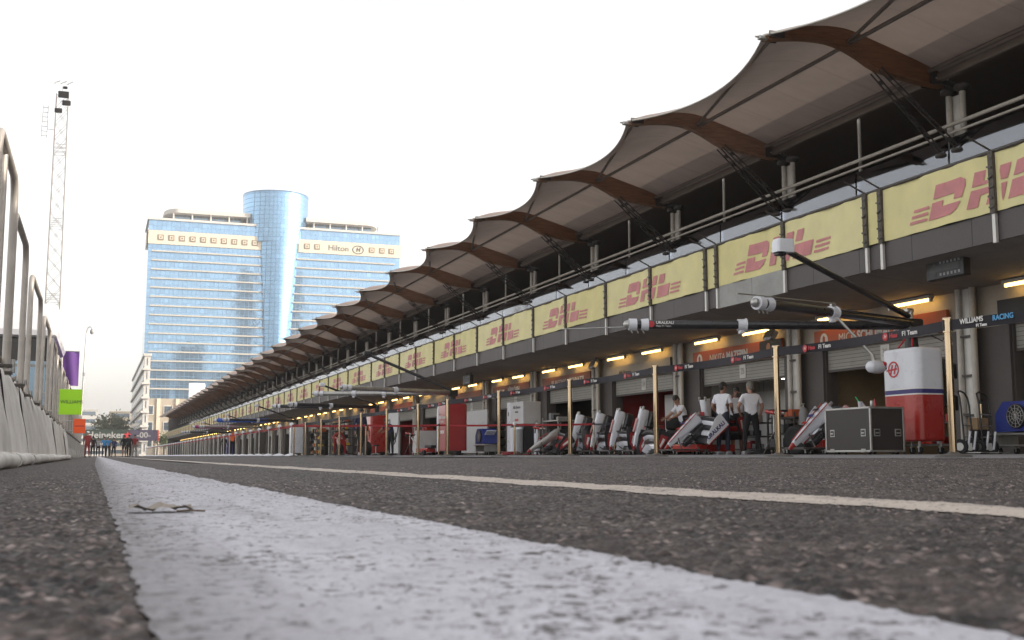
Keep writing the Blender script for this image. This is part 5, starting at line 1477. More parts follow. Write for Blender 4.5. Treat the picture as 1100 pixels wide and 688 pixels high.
CROWD = [(96.5, 84, M_SHIRTR, M_SHIRTR, M_SHIRTR, 'person in red suit and white cap walking along the left barrier', True, 200, M_WHITE),
         (102.5, 104, M_TROUSB, M_TROUSB, None, 'person in black with back turned, right of the red suited person', True, 10, None),
         (108, 112, M_GREY, M_TROUSB, None, 'person in grey top and dark trousers under the gantry lettering', False, 180, None),
         (114.5, 108, M_SHIRTB, M_TROUS, None, 'person in blue shirt, left one of a blue shirted pair', False, 190, None),
         (118.5, 109, M_SHIRTB, M_TROUSB, None, 'person in blue shirt and black trousers, right one of a blue shirted pair', False, 170, None),
         (125, 116, M_SHIRTN, M_TROUSB, None, 'slim person in navy walking alone under the gantry', True, 150, None),
         (136, 100, M_TROUSB, M_TROUSB, None, 'person in long black coat with bare legs under the red star', True, 180, None),
         (141, 98, M_TROUSB, M_TROUSB, None, 'person in black beside the red shirted person', True, 160, None),
         (147, 99, M_SHIRTR, M_HAIRG, None, 'person in red shirt and pale trousers under the timing digits', False, 190, None)]
for px, y, t_, l_, c_, lab, ls, rz, cp in CROWD:
    x = lane_x(px, y)
    st_ = (px * 7 % 3 - 1) * .08
    person((x, y, gz(x)), math.radians(rz), lab, t_, l_, M_SKIN if px % 2 else M_SKIN2, M_SHOED, M_HAIRD, dict(kneL=(.11, .03 + st_, .5), ankL=(.12, st_ * 1.4, .09), kneR=(-.11, .03 - st_ * .5, .5), ankR=(-.12, -st_ * 1.4, .09)), long_sleeve=ls, cap=cp, height=1.78, shorts='bare legs' in lab)

# ------------------------------------------------------------------ left barrier, fence, boards
def bx(y): return float(np.interp(y, [4, 9, 17, 38, 140], [-.60, -.66, -.76, -.80, -.84]))
def barrier(y0, y1, label, idx):
    o = thing('barrier', label, 'barrier', (bx(y0), y0, 0), 0, 'barrier blocks wrapped in white tarpaulin')
    L = y1 - y0; dx = bx(y1) - bx(y0)
    b = MB(); prof = [(-.12, 0), (-.12, .10), (-.22, .40), (-.24, .90), (-.50, .90), (-.52, .40), (-.62, .10), (-.62, 0)]
    b.add([(x + (dx if e else 0), L if e else 0, z) for e in (0, 1) for x, z in prof], [(i, i + 1, 9 + i, 8 + i) for i in range(7)] + [tuple(range(8)), tuple(reversed(range(8, 16)))], M_CONC)
    b.build('block', o)
    b = MB(); ny, nz = 34, 16; P = []
    for i in range(ny + 1):
        t = i / ny; y = -.03 + (L + .06) * t; row = []
        for j in range(nz + 1):
            q = j / nz; z = .10 + .87 * q
            a = y0 + y
            fold = .65 * .020 * math.sin(a * 3.1 + q * 2.2 + idx) + .009 * math.sin(a * 9.7 - q * 2 + idx * 2) + .005 * math.sin(a * 23 + q * 2) + .005 * math.sin(q * 9 + a * 1.7)
            edge = .03 * (1 - min(1, 6 * t)) + .03 * (1 - min(1, 6 * (1 - t)))
            sag = .028 * math.sin(a * 4.3 + idx) + .02 * math.sin(a * 11)
            x = -.03 - .16 * q ** 1.2 + fold * (.4 + .6 * math.sin(PI * q)) + edge * .4
            if q > .93: x -= .10 * (q - .93) / .07
            row.append((x + dx * t, y, z + sag * (q ** 4)))
        P.append(row)
    b.grid(P, M_TARP); b.grid([[(p[0] - .012, p[1], p[2]) for p in r][::-1] for r in P], M_TARP)
    b.path([(.0 + dx * t + .012 * math.sin(t * 9 + idx), L * t, .06 + .008 * math.sin(t * 13)) for t in np.linspace(-.01, 1.01, 14)], .065, M_TARP, 10)
    b.build('tarpaulin', o)
    b = MB(); b.path([(-.20 + dx * t + .01 * math.sin(t * 31 + idx), L * t, .965 + .028 * math.sin((y0 + L * t) * 4.3 + idx) + .02 * math.sin((y0 + L * t) * 11)) for t in np.linspace(0, 1, 22)], .018, pm('brown_rope', (.20, .16, .12), .3, 30, .8), 6); b.build('rope', o)
yb_ = [3.0, 7.0, 11.0, 14.6, 18.2, 22.2, 26.2, 30.2, 34.2, 38.2]
for i in range(len(yb_) - 1):
    lab = ['white wrapped barrier block nearest the camera, cut by the left edge', 'white wrapped barrier block at the left edge, first with its top in full view', 'white wrapped barrier block just before the dark slit in the tarpaulin', 'white wrapped barrier block just past the dark slit in the tarpaulin',
           'white wrapped barrier block, second past the dark slit', 'white wrapped barrier block, third past the dark slit', 'white wrapped barrier block, fourth past the dark slit', 'white wrapped barrier block under the lime board', 'last white wrapped barrier block, where the tarpaulin ends'][i]
    barrier(yb_[i], yb_[i + 1] - (.16 if i == 2 else .0), lab, i)
for i, y in enumerate((44, 50, 56, 64, 72, 82, 92, 104)):
    o = thing('barrier', 'bare concrete barrier block beyond the white tarpaulin, %s one' % ORD[i + 1], 'barrier', (bx(y), y, 0), 0, 'bare barrier blocks down the left side')
    b = MB(); L = 5.6; b.add([(x, L if e else 0, z) for e in (0, 1) for x, z in prof_] if False else [(x, e * L, z) for e in (0, 1) for x, z in [(-.12, 0), (-.12, .10), (-.22, .40), (-.24, .90), (-.50, .90), (-.52, .40), (-.62, .10), (-.62, 0)]],
          [(i_, i_ + 1, 9 + i_, 8 + i_) for i_ in range(7)] + [tuple(range(8)), tuple(reversed(range(8, 16)))], M_CONC); b.build('block', o)
FR = [(6.2, 8.3, 2.62, -.80), (9.3, 11.15, 2.60, -.80), (12.1, 14.15, 2.50, -.86), (16.5, 19.2, 2.52, -.92), (21.4, 23.9, 2.52, -.96), (25.6, 28.0, 2.52, -.97)]
y = 29.8
while y < 75: FR.append((y, y + 2.4, 2.52, -1.0)); y += 4.1
for i, (ya, yb2, zt, x) in enumerate(FR):
    lab = 'grey tube fence hoop on the left barrier, %s from the camera' % ORD[i + 1] if i < 9 else 'distant grey tube fence hoop behind the lime board'
    o = thing('fence_hoop', lab, 'fence', (x, ya, 0), 0, 'tube fence hoops on the left barrier')
    L = yb2 - ya; r = .035; z0 = .88
    pts = [(0, 0, z0)] + [(0, .22 - .22 * math.cos(a), zt - .22 + .22 * math.sin(a)) for a in np.linspace(0, PI / 2, 6)] + [(0, L - .22 + .22 * math.sin(a), zt - .22 + .22 * math.cos(a)) for a in np.linspace(0, PI / 2, 6)] + [(0, L, z0)]
    b = MB(); b.path(pts, r, M_FENCE, 10); b.build('hoop', o)
    for q in ((L * .42,) if i < 2 else ()):
        b = MB(); b.tube((-.02, q, z0), (-.02, q, zt - .02), .035, M_FENCE, 8); b.build('upright', o)
    for q in (0, L):
        b = MB(); b.box((0, q, .90), (.11, .11, .03), M_DARKSTEEL, .006); b.tube((.06, q, .9), (.06, q, .96), .018, M_BRUSHED, 6); b.build('clamp', o)
def pit_board(x0, x1, z0, z1, y, mat, label, txt=None):
    o = thing('board', label, 'board', ((x0 + x1) / 2, y, (z0 + z1) / 2))
    w_, h_ = x1 - x0, z1 - z0
    b = MB(); b.lohi((-w_ / 2, 0, -h_ / 2), (w_ / 2, .02, h_ / 2), mat, .004); b.build('panel', o)
    b = MB()
    for q in (-h_ * .35, h_ * .35): b.tube((-w_ / 2 - .4, .04, q), (w_ / 2 - .05, .04, q), .014, M_BRUSHED, 6)
    b.tube((-w_ / 2 + .02, .045, -h_ / 2), (-w_ / 2 + .02, .045, h_ / 2), .014, M_BRUSHED, 6); b.build('bracket', o)
    if txt: b = MB(); b.text(txt, h_ * .19, M_LETTERDARK, face_y((w_ * .06, -.003, .0)), .003, sx=1.0); b.build('lettering', o)
    else: b = MB(); b.lohi((-w_ * .42, -.003, -.012), (w_ * .42, 0, .012), M_DEEPRED); b.build('stripe', o)
pit_board(-.92, -.40, 1.10, 1.72, 30, M_LIME, 'lime green square board hung on the left fence', 'WILLIAMS')
pit_board(-.68, -.35, .76, 1.18, 36, M_HOTORANGE, 'bright orange square board below and right of the lime board')
o = thing('flag', 'purple hanging flag above the lime board', 'flag', (-.98, 52, 0))
b = MB(); b.grid([[(-.55 + .66 * i / 8, .05 * math.sin(i * .9 + j * .3), 3.05 + 1.45 * j / 6) for i in range(9)] for j in range(7)], M_PURPLE); b.grid([[(-.55 + .66 * i / 8, .012 + .05 * math.sin(i * .9 + j * .3), 3.05 + 1.45 * j / 6) for i in range(9)][::-1] for j in range(7)], M_PURPLE); b.build('cloth', o)
b = MB(); b.tube((-.57, 0, 0), (-.57, 0, 4.6), .03, M_BRUSHED, 8); b.tube((-.57, 0, 4.52), (.12, 0, 4.52), .018, M_BRUSHED, 6); b.build('pole', o)
o = thing('cabin', 'white hospitality cabin with rounded top behind the left fence', 'cabin', (-3.9, 45, 0))
b = MB(); b.box((0, 0, 4.55), (5.1, 9, 1.15), M_WHITE, .25); b.build('roof_box', o)
b = MB(); b.box((0, 0, 2.0), (4.8, 8.6, 3.96), M_BLACK, .05); b.build('body', o)
for q in (-2.3, 0, 2.3):
    b = MB(); b.lohi((q - .06, -4.4, 0), (q + .06, -4.31, 3.97), M_TRIM); b.build('post', o)
b = MB(); b.lohi((-2.2, -4.36, 1.0), (2.2, -4.31, 3.2), M_CITYGLASS); b.build('window', o)
# lattice tower
M_LATT = pm('grey_lattice', (.24, .22, .205), .1, 3, .6, .0)
o = thing('lattice_tower', 'tall slim lattice tower with dark speakers at its top', 'tower', (-3.9, 100, 0))
b = MB(); h_ = 30; n = 24; wd = lambda z: .62 - .16 * z / h_
cs = [(-1, -1), (1, -1), (1, 1), (-1, 1)]
for cx, cy in cs: b.tube((cx * wd(0), cy * wd(0), 0), (cx * wd(h_), cy * wd(h_), h_), .035, M_LATT, 5)
for i in range(n):
    z0, z1 = h_ * i / n, h_ * (i + 1) / n
    for k in range(4):
        (ax, ay), (c_x, c_y) = cs[k], cs[(k + 1) % 4]
        b.tube((ax * wd(z0), ay * wd(z0), z0), (c_x * wd(z1), c_y * wd(z1), z1), .024, M_LATT, 4, cap=False)
        b.tube((c_x * wd(z0), c_y * wd(z0), z0), (ax * wd(z1), ay * wd(z1), z1), .024, M_LATT, 4, cap=False)
        if i % 5 == 0:
            for dz in (0, .35, .7): b.tube((ax * wd(z0), ay * wd(z0), z0 + dz), (c_x * wd(z0), c_y * wd(z0), z0 + dz), .025, M_LATT, 4)
b.build('mast', o)
for (x, z, s_) in ((.1, 30.0, .7), (.35, 29.3, .55), (-.25, 28.6, .5), (.2, 30.6, .3)):
    b = MB(); b.box((x, -.3, z), (s_ * 1.2, s_, s_ * .8), M_BLACK, .06, rot=Matrix.Rotation(.3, 3, 'X')); b.build('speaker', o)
b = MB()
for q in (-.5, .0, .5): b.tube((q - .2, -.2, 30.9), (q + .3, -.2, 31.2), .04, M_BRUSHED, 5); b.tube((q, -.2, 30.3), (q, -.2, 31.1), .03, M_BRUSHED, 5)
for z in np.linspace(26.4, 28.8, 7): b.tube((-1.5 + .03 * (z - 26), -.1, z), (-1.05, -.1, z), .03, M_LATT, 4)
b.tube((-1.5, -.1, 26.2), (-1.42, -.1, 29), .03, M_LATT, 4); b.tube((-1.05, -.1, 26.2), (-1.05, -.1, 29), .03, M_LATT, 4); b.tube((-1.05, -.1, 27), (-.5, 0, 27), .03, M_LATT, 4); b.build('lamp_frame', o)
o = thing('street_lamp', 'tall thin camera pole with a curved neck, right of the purple flag', 'street lamp', (-1.55, 110, 0))
b = MB(); b.path([(0, 0, 0), (.12, 0, 6), (.22, 0, 11.2), (.30, 0, 11.6), (.5, 0, 11.75), (.66, 0, 11.6)], [.11, .09, .06, .05, .05, .04], M_BRUSHED, 8); b.build('pole', o)
b = MB(); b.lathe((.68, 0, 11.05), [(.05, 0), (.17, .1), (.17, .32), (.06, .5)], M_GREY, 10); b.build('head', o)
b = MB(); b.box((.15, 0, 7.4), (.2, .2, .35), M_GREY, .03); b.build('box', o)

# ------------------------------------------------------------------ gantry over the lane
gy = 268
o = thing('overhead_gantry', 'dark gantry over the lane with pale lettering, red star and timing digits', 'gantry', (0, gy, 0))
xa, xb, za, zb2 = -3.0, 12.8, 3.45, 5.85
xm = 6.6
b = MB(); b.lohi((xa, 0, za), (xm, .5, zb2), M_HGREEN); b.build('panel', o)
b = MB(); b.lohi((xm + .01, 0, za), (xb - .3, .5, zb2), M_HPURPLE); b.lohi((xb - .29, 0, za), (xb, .5, zb2), M_RED); b.build('panel', o)
b = MB(); zc_ = (za + zb2) / 2
b.text('Heineken', 2.0, M_LETTERGREY, face_y((1.75, -.02, zc_ - .02)), .02, fat=.03, sx=1.06)
b.text('-00-', 1.75, M_LETTERGREY, face_y((9.6, -.02, zc_)), .02, fat=.02, sx=1.05); b.build('lettering', o)
b = MB(); pts = []
for i in range(10):
    a = PI / 2 + i * PI / 5; r_ = .95 if i % 2 == 0 else .40; pts.append((r_ * math.cos(a), r_ * math.sin(a)))
b.prism(pts, .03, M_LETTERRED, face_y((xm - .4, -.03, zc_))); b.build('star', o)
for q in (xa + .2, xb - .2):
    b = MB(); b.tube((q, .25, 0), (q, .25, za), .16, M_DARKSTEEL, 10); b.build('post', o)

# ------------------------------------------------------------------ hotel and the buildings round it
HY = 420
h_o = thing('hotel', 'tall blue glass hotel with cream bands and a round central tower', 'hotel', (0, HY, 0))
XL0, XL1, XR0, XR1 = 14.1, 54.2, 65.5, 105.6
def xl1(z): return float(np.interp(z, [0, 34, 84], [57.5, 55.6, 53.2]))
def xr0(z): return float(np.interp(z, [0, 34, 84], [62.0, 63.8, 67.4]))
for nm, fx_a, fx_b in (('l', lambda z: XL0, xl1), ('r', xr0, lambda z: XR1)):
    b = MB(); zt = 83.6
    A = [(fx_a(z), 0, z) for z in (20, zt)]; C = [(fx_b(z), 0, z) for z in (20, zt)]
    vs = [A[0], C[0], C[1], A[1], (A[0][0], 26, 20), (C[0][0], 26, 20), (C[1][0], 26, zt), (A[1][0], 26, zt)]
    b.add(vs, [(0, 1, 2, 3), (5, 4, 7, 6), (4, 0, 3, 7), (1, 5, 6, 2)], M_HOTEL); b.build('glass_wing', h_o)
    b = MB(); b.lohi((fx_a(zt) - .4, -.6, zt), (fx_b(zt) + .2, 26.3, zt + .8), M_WALLWHITE); b.build('cornice', h_o)
    b = MB(); zz = 75.0; b.lohi((fx_a(80) - (.5 if nm == 'l' else 0), -.55, 74.9), (fx_b(78) + (.4 if nm == 'r' else .0), .1, 79.8), M_CREAM)
    b.lohi((fx_a(80) - .5, -.55, 74.9), (fx_a(80) - .1, 14, 79.8), M_CREAM) if nm == 'l' else None
    band_ = b.build('cream_band', h_o)
    qs = np.linspace(18.3, 51.2, 10) if nm == 'l' else [70.2, 74.0, 94.7, 98.6, 102.3]
    for q in qs:
        b = MB(); b.lohi((q - 1.0, -.72, 76.3), (q + 1.0, -.56, 78.3), M_BRONZEORN); b.lohi((q - .62, -.75, 76.68), (q + .62, -.721, 77.92), M_CREAM); b.lohi((q - .3, -.78, 77.0), (q + .3, -.751, 77.6), M_BRONZEORN); b.build('ornament', band_)
    for i in range(16):
        z = 72.4 - 3.26 * i
        b = MB(); b.lohi((fx_a(z) + (1.2 if nm == 'l' else 0), -.65, z - .24), (fx_b(z) - (2.0 if nm == 'r' else 0), .05, z + .24), M_FLOORBAND); b.build('floor_band', h_o)
b = MB(); Mt = face_y((82.0, -.57, 77.2)); b.text('Hilton', 3.1, M_LETTERDARK, Mt, .05, fat=.0)
for i in range(32):
    a, a2 = 2 * PI * i / 32, 2 * PI * (i + 1) / 32
    b.prism([(2.2 * math.cos(a), 1.65 * math.sin(a)), (2.2 * math.cos(a2), 1.65 * math.sin(a2)), (1.85 * math.cos(a2), 1.32 * math.sin(a2)), (1.85 * math.cos(a), 1.32 * math.sin(a))], .05, M_LETTERDARK, face_y((89.4, -.57, 77.1)))
b.text('H', 2.1, M_LETTERDARK, face_y((89.4, -.57, 77.1)), .05, shear=.2, fat=.1); b.build('lettering', h_o)
# round tower: front bulge between the wings, full drum above them
b = MB(); secs = []
for z in np.linspace(18, 84, 14):
    a0, a1 = xl1(z) - .3, xr0(z) + .3; row = []
    for t in np.linspace(0, 1, 25): row.append((a0 + (a1 - a0) * t, -3.4 * math.sin(PI * t) ** .8 - .1, z))
    secs.append(row)
b.grid([r for r in secs], M_HOTEL2); b.build('tower_front', h_o)
b = MB(); cx = 59.6; R0 = 11.9
b.lathe((cx, 8.2, 0), [(R0 - .3, 78), (R0, 86), (R0 + .25, 96.2)], M_HOTEL2, 56); b.lathe((cx, 8.2, 0), [(R0 + .3, 96.2), (R0 + .3, 97.0), (R0 - .8, 97.0)], M_HOTEL2, 56)
b.build('tower_drum', h_o)
for x0_, x1_, rd in ((19.5, 49.5, 1), (70.0, 98.5, -1)):
    b = MB(); poly = []
    n = 14
    e0 = [(x0_ + 5 - 5 * math.cos(a), 1 + 9 - 9 * math.sin(a)) for a in np.linspace(0, PI / 2, n)] if rd > 0 else [(x1_ - 5 + 5 * math.cos(a), 1 + 9 - 9 * math.sin(a)) for a in np.linspace(0, PI / 2, n)]
    poly = (e0 + [(x1_, 1.0), (x1_, 20), (x0_, 20)]) if rd > 0 else (e0 + [(x0_, 1.0), (x0_, 20), (x1_, 20)])
    b.prism(poly, 1.5, M_WALLWHITE, Matrix.Translation((0, 0, 87.0)))
    b.build('roof_canopy', h_o)
    b = MB(); b.lohi((x0_ + 3, 5, 84.4), (x1_ - 3, 18, 87.0), M_CITYGLASS); b.build('roof_pavilion', h_o)
    for q in np.linspace(x0_ + 3, x1_ - 1, 5):
        b = MB(); b.tube((q, 2.0, 84.4), (q, 2.0, 87), .3, M_WALLWHITE, 8); b.build('roof_post', h_o)
# podium
b = MB(); b.lohi((12.6, -4.5, 0), (110, 28, 19.9), M_BEIGE); b.build('podium', h_o)
for r_ in range(3):
    for c_ in range(7):
        b = MB(); x = 15.0 + c_ * 6.3; z = 3.2 + r_ * 5.6
        b.lohi((x - .2, -4.72, z - .2), (x + 2.9, -4.45, z + 3.1), M_WALLWHITE); wf = b.build('window', h_o)
        b = MB(); b.lohi((x + .1, -4.78, z + .1), (x + 2.6, -4.725, z + 2.8), M_CITYGLASS); b.build('pane', wf)
for q in (13.2, 19.4, 25.7):
    b = MB(); b.lohi((q - .6, -5.0, 0), (q + .6, -4.5, 19.9), M_CREAM); b.build('pilaster', h_o)
# white building left of the hotel
def block(name, label, x0, x1, y0, y1, h_, mat, floors, glass=M_CITYGLASS, side_bands=True, group=None):
    o = thing(name, label, 'building', ((x0 + x1) / 2, y0, 0), 0, group)
    w2 = (x1 - x0) / 2; d_ = y1 - y0
    b = MB(); b.lohi((-w2, 0, 0), (w2, d_, h_), mat); b.build('wall', o)
    b = MB(); b.lohi((-w2 - .3, -.3, h_), (w2 + .3, d_ + .3, h_ + .6), mat); b.build('roof', o)
    fh = h_ / floors
    for i in range(floors):
        z = fh * (i + .35)
        b = MB(); b.lohi((-w2 + .6, -.06, z), (w2 - .6, -.01, z + fh * .5), glass); b.lohi((-w2 - .06, .8, z), (-w2 - .01, d_ - .8, z + fh * .5), glass); b.build('window_strip', o)
        if side_bands:
            b = MB(); b.lohi((-w2 - .5, -.5, z - fh * .35), (w2 + .1, d_, z - fh * .2), M_WALLWHITE); b.build('ledge', o)
    return o
block('office_block', 'white block with long ledges just left of the hotel', 10.3, 11.7, 300, 405, 25.0, M_WALLWHITE, 7)
block('apartment_block', 'beige block behind the tree, left of the white ledged block', 5.0, 14.0, 560, 580, 20, M_BEIGE, 6, side_bands=False)
block('apartment_block', 'tan narrow block right of the tree', 13.0, 19.0, 640, 660, 17.5, M_CREAM, 6, side_bands=False)
block('apartment_block', 'grey stepped block on the hill behind the lime board', -22, -1, 700, 730, 26, M_WALLWHITE, 6, side_bands=False)
block('apartment_block', 'pale grey low block under the hill, left of the tree', -14, 4, 620, 640, 15.5, M_WALLWHITE, 5, side_bands=False)
o = thing('billboard', 'white rounded screen on a truss behind the far end of the canopy', 'billboard', (25.5, 330, 0))
b = MB(); b.box((0, 0, 16.6), (4.4, .6, 7.4), M_WHITE, .28); b.build('screen', o)
b = MB()
for q in (-1.5, 1.5): b.tube((q, .6, 0), (q, .6, 13), .25, M_DARKSTEEL, 8)
b.build('leg', o)
b = MB()
for i in range(6):
    b.tube((2.3 + i * 1.6, .3, 13.5), (2.3 + (i + 1) * 1.6, .3, 17), .12, M_DARKSTEEL, 5); b.tube((2.3 + i * 1.6, .3, 17), (2.3 + (i + 1) * 1.6, .3, 13.5), .12, M_DARKSTEEL, 5)
b.tube((2.2, .3, 17), (12, .3, 17), .14, M_DARKSTEEL, 5); b.tube((2.2, .3, 13.5), (12, .3, 13.5), .14, M_DARKSTEEL, 5); b.build('truss', o)
# hills
def hill(pts, y0, y1, mat):
    b = MB(); n = len(pts)
    P = [[(x, y0, 0) for x, z in pts], [(x, y0 + (y1 - y0) * .4, z * .8) for x, z in pts], [(x, y1, z) for x, z in pts], [(x, y1 + 300, z * .9) for x, z in pts]]
    b.grid(P, mat); return struct(b.build('hill'))
hill([(-1500, 10), (-700, 55), (-300, 72), (-160, 78), (-60, 74), (20, 64), (80, 58), (200, 55), (500, 60), (1500, 40)], 1500, 2100, M_HILL)
# trees
def tree(x, y, h_, r_, label, mat, n=900, seed=1, trunk=.25, flat=1.):
    rr = np.random.default_rng(seed)
    o = thing('tree', label, 'tree', (x, y, 0))
    b = MB(); b.path([(0, 0, 0), (.1, 0, h_ * .35), (-.1, .1, h_ * .7)], [trunk, trunk * .8, trunk * .4], M_TRUNK, 8)
    cl = []
    for i in range(9):
        a = rr.uniform(0, 2 * PI); q = rr.uniform(.25, .95)
        c = V((math.cos(a) * r_ * q * .75, math.sin(a) * r_ * q * .75, h_ * rr.uniform(.5, .92)))
        b.path([(0, 0, h_ * .4), tuple(c * .6 + V((0, 0, h_ * .2))), tuple(c)], [trunk * .5, trunk * .3, trunk * .12], M_TRUNK, 5); cl.append(c)
    b.build('trunk', o)
    vs, fs = [], []
    for i in range(n):
        c = cl[rr.integers(len(cl))]; p = c + V(rr.normal(0, 1, 3)) * r_ * .26; p.z = max(h_ * .35, c.z + (p.z - c.z) * flat)
        u = V(rr.normal(0, 1, 3)).normalized(); w2 = u.orthogonal().normalized(); s_ = rr.uniform(.16, .42) * r_ * .18 + .12
        k = len(vs); vs += [p - u * s_, p + w2 * s_ * .55, p + u * s_, p - w2 * s_ * .55]; fs.append((k, k + 1, k + 2, k + 3))
    b = MB(); b.add(vs, fs, mat); b.build('crown', o)
    return o
tree(3.2, 330, 10.6, 5.2, 'round green tree behind the gantry lettering', M_LEAF, 1800, 3)
tree(9.4, 360, 8.6, 3.6, 'smaller green tree behind the red star of the gantry', M_LEAF, 1000, 5)
tree(15.6, 300, 5.5, 2.6, 'dark bushy tree under the timing digits end of the gantry', M_LEAF, 800, 6)
tree(20.5, 300, 13.6, 3.6, 'brown leaved tree in front of the hotel podium', M_LEAFB, 900, 8, .3, .35)

# ------------------------------------------------------------------ small gear in front of the garages
def stool(x, y, lab):
    o = thing('stool', lab, 'stool', (x, y, gz(x)), random.uniform(0, 3))
    b = MB(); b.lathe((0, 0, .44), [(.16, 0), (.17, .02), (.17, .06), (.12, .07)], M_BLACK, 14); b.build('seat', o)
    b = MB(); b.tube((0, 0, .1), (0, 0, .45), .025, M_BRUSHED, 8)
    for a in range(5): b.tube((0, 0, .10), (.24 * math.cos(a * 1.2566), .24 * math.sin(a * 1.2566), .05), .016, M_BRUSHED, 6); b.ball((.24 * math.cos(a * 1.2566), .24 * math.sin(a * 1.2566), .028), .028, M_RUBBER, 8)
    b.build('base', o)
def toolbox(x, y, mat, lab, h_=.8, w_=.7):
    o = thing('tool_chest', lab, 'tool chest', (x, y, gz(x)), random.uniform(-.15, .15))
    b = MB(); b.lohi((-.23, -w_ / 2, .12), (.23, w_ / 2, h_), mat, .015); b.build('body', o)
    n = 5
    for i in range(n):
        z = .15 + (h_ - .2) * i / n
        b = MB(); b.lohi((-.245, -w_ / 2 + .03, z), (-.231, w_ / 2 - .03, z + (h_ - .2) / n - .02), mat, .004); b.lohi((-.262, -w_ / 4, z + .07), (-.246, w_ / 4, z + .085), M_BRUSHED); b.build('drawer', o)
    b = MB(); b.lohi((-.24, -w_ / 2 - .005, h_ + .001), (.24, w_ / 2 + .005, h_ + .025), M_BLACK, .006); b.path([(-.2, w_ / 2, h_ - .1), (-.2, w_ / 2 + .08, h_ - .08), (.2, w_ / 2 + .08, h_ - .08), (.2, w_ / 2, h_ - .1)], .012, M_BRUSHED, 6); b.build('top', o)
    for q in (-w_ / 2 + .08, w_ / 2 - .08):
        for k_ in (-.16, .16):
            b = MB(); caster(b, k_, q, 0, .05); b.build('caster', o)
def bottle(x, y, mat, lab, h_=1.25):
    o = thing('gas_bottle', lab, 'gas bottle', (x, y, gz(x)))
    b = MB(); b.lathe((0, 0, 0), [(.10, 0), (.115, .03), (.115, h_ * .8), (.08, h_ * .9), (.03, h_ * .94)], mat, 14); b.build('tank', o)
    b = MB(); b.tube((0, 0, h_ * .94), (0, 0, h_), .02, M_BRUSHED, 8); b.box((0, 0, h_), (.08, .03, .03), M_BRUSHED); b.tube((0, 0, h_ * .97), (-.08, 0, h_ * .97), .015, M_BRUSHED, 6); b.build('valve', o)
def hose(x, y, lab, mat, r_=.32):
    b = MB(); pts = []
    for i in range(60):
        a = i * .42; q = r_ * (.75 + .25 * math.sin(i * .13)); pts.append((q * math.cos(a), q * math.sin(a) * 1.1, .02 + .0016 * i))
    pts += [(r_ + .2, .3, .03), (r_ + .5, .2, .02), (r_ + .9, .35, .02)]
    b.path(pts, .013, mat, 6); tag(b.build('hose', loc=(x, y, gz(x))), lab, 'hose')
def gun_stand(x, y, lab):
    o = thing('wheel_gun_stand', lab, 'stand', (x, y, gz(x)), random.uniform(0, 1))
    b = MB()
    for a in (0, 2.1, 4.2): b.tube((0, 0, .5), (.25 * math.cos(a), .25 * math.sin(a), .0), .016, M_DARKSTEEL, 6)
    b.tube((0, 0, .45), (0, 0, .95), .02, M_BRUSHED, 8); b.box((0, 0, .96), (.3, .05, .04), M_DARKSTEEL); b.build('frame', o)
    for q in (-.11, .11):
        b = MB(); b.tube((q, -.14, .90), (q, .12, .94), .045, M_RED, 10); b.tube((q, -.22, .89), (q, -.14, .90), .03, M_BRUSHED, 10); b.tube((q, .04, .92), (q, .06, .74), .022, M_BLACK, 8); b.build('wheel_gun', o)
def loose_wheel(x, y, lab, rz):
    o = thing('wheel', lab, 'wheel', (x, y, gz(x) + .345), rz)
    Mw = Matrix.Rotation(PI / 2 - .08, 4, 'Y')
    b = MB(); b.lathe((0, 0, -.17), [(.22, .02), (.30, 0), (.34, .05), (.34, .29), (.30, .34), (.22, .32)], M_RUBBER, 24, M=Mw); b.build('tyre', o)
    b = MB(); b.lathe((0, 0, -.15), [(.04, .05), (.2, .03), (.225, .01), (.225, .30)], M_DARKSTEEL, 18, M=Mw)
    for a in range(7): b.tube((0, 0, -.13), (.2 * math.cos(a * .9), .2 * math.sin(a * .9), -.13), .018, M_BRUSHED, 5, M=Mw)
    b.build('rim', o)
toolbox(16.2, 23.2, M_RED, 'red tool chest by the pier between orange boarded garages'); toolbox(16.3, 29.4, M_BLACK, 'black tool chest behind the mechanic leaning over the nose'); toolbox(16.1, 31.9, M_DEEPRED, 'dark red tool chest between the upright noses', .9)
toolbox(16.2, 36.9, M_GREY, 'grey tool chest under the twin floodlight', .95); toolbox(15.8, 42.0, M_BLACK, 'black tool chest right of the blue fan beside the red cabinet'); toolbox(14.6, 53.4, M_DEEPRED, 'dark red tool chest left of the board with dark drawing', 1.0)
toolbox(13.6, 60.3, M_RED, 'red tool chest with drawers beyond the red pit stop cabinet', 1.0, .9); toolbox(13.8, 68.8, M_DEEPRED, 'dark red tool chest far along, past the first tyre shelf', 1.0, .9)
bottle(16.35, 24.2, M_GREY, 'grey gas bottle at the pier right of the two men'); bottle(16.3, 30.8, M_RED, 'red gas bottle by the pier behind the nearest upright nose'); bottle(15.2, 39.5, M_WHITE, 'white gas bottle between the silver rack and white cabinet'); bottle(14.2, 46.0, M_BLACK, 'black gas bottle left of the red gantry cabinet'); bottle(13.9, 55.0, M_GREY, 'grey gas bottle beside the person in orange')
stool(15.9, 23.9, 'black round stool just left of the tilted nose by the flight case'); stool(15.7, 27.6, 'black round stool left of the red tool rack'); stool(15.6, 35.3, 'black round stool behind the tilted silver nose'); stool(12.6, 54.3, 'black round stool in front of the dark red chest past the drawing board')
hose(14.0, 22.4, 'coiled black hose on the apron right of the two men', M_RUBBER); hose(14.3, 28.0, 'coiled dark hose on the apron before the leaning front wing', M_BLACK); hose(13.4, 37.5, 'coiled red hose on the apron before the silver rack', M_DEEPRED)
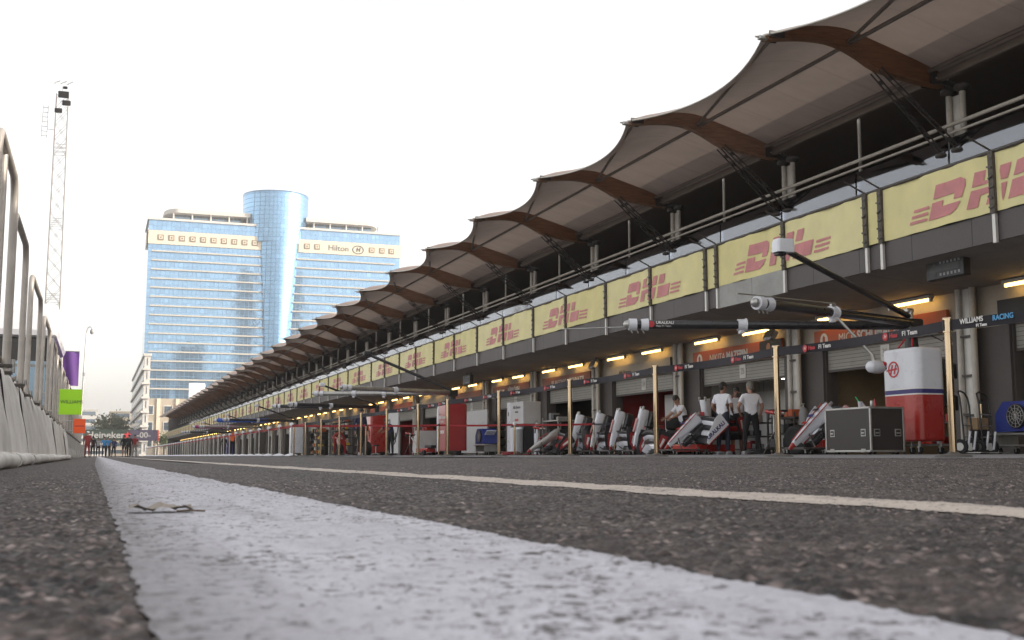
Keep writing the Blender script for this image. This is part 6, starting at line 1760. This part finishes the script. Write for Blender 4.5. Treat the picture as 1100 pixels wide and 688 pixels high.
gun_stand(13.9, 21.7, 'tripod stand with two red wheel guns, right of the two men'); gun_stand(14.2, 36.8, 'tripod stand with red wheel guns left of the tilted silver nose'); gun_stand(12.4, 47.2, 'tripod stand with red wheel guns before the slanted grey cabinet'); gun_stand(12.0, 60.5, 'distant tripod stand with red wheel guns near the red overalls')
loose_wheel(15.4, 23.0, 'upright racing wheel leaning by the red tool chest', .3); loose_wheel(15.3, 28.9, 'upright racing wheel beside the leaning front wing', .8); loose_wheel(15.0, 37.4, 'upright racing wheel right of the silver rack', .4); loose_wheel(12.5, 56.0, 'upright racing wheel in front of the person in orange', .2); loose_wheel(12.8, 64.5, 'upright racing wheel far along by the first tyre shelf', .5)

# ------------------------------------------------------------------ towers across the road behind, mirrored in the hotel glass
for x0_, x1_, h_, lab in ((103, 116, 150, 'tall slim tower mirrored as a dark streak in the left wing glass'), (143, 154, 148, 'tall slim tower mirrored as a dark streak in the right wing glass'),
                          (34, 52, 74, 'stepped block mirrored low in the left wing, at its outer edge'), (56, 78, 88, 'broad block mirrored low in the left wing, beside the stepped one'), (82, 99, 66, 'lower block mirrored in the left wing beside the dark streak')):
    block('tower_block', lab, x0_, x1_, -130, -100, h_, M_GREYTOWER if h_ > 100 else M_CITYWALL, 26 if h_ > 100 else 14, side_bands=False)
for o in [q for q in COL.objects if q.name.startswith('tower_block')]: o.rotation_euler = (0, 0, 0)

# ------------------------------------------------------------------ air
hz = MB(); hz.lohi((-900, -350, -1.5), (900, 2900, 140), M_WHITE)
hz = hz.build('haze'); hz['kind'] = 'stuff'; hz.data.materials.clear()
mh = bpy.data.materials.new('air'); mh.use_nodes = True; th_ = mh.node_tree; th_.nodes.clear()
oh = nd(th_, 'ShaderNodeOutputMaterial'); pv = nd(th_, 'ShaderNodeVolumePrincipled')
pv.inputs['Color'].default_value = (.93, .91, .88, 1); pv.inputs['Density'].default_value = .00055; pv.inputs['Anisotropy'].default_value = .3
lk(th_, pv.outputs[0], oh.inputs['Volume']); hz.data.materials.append(mh)
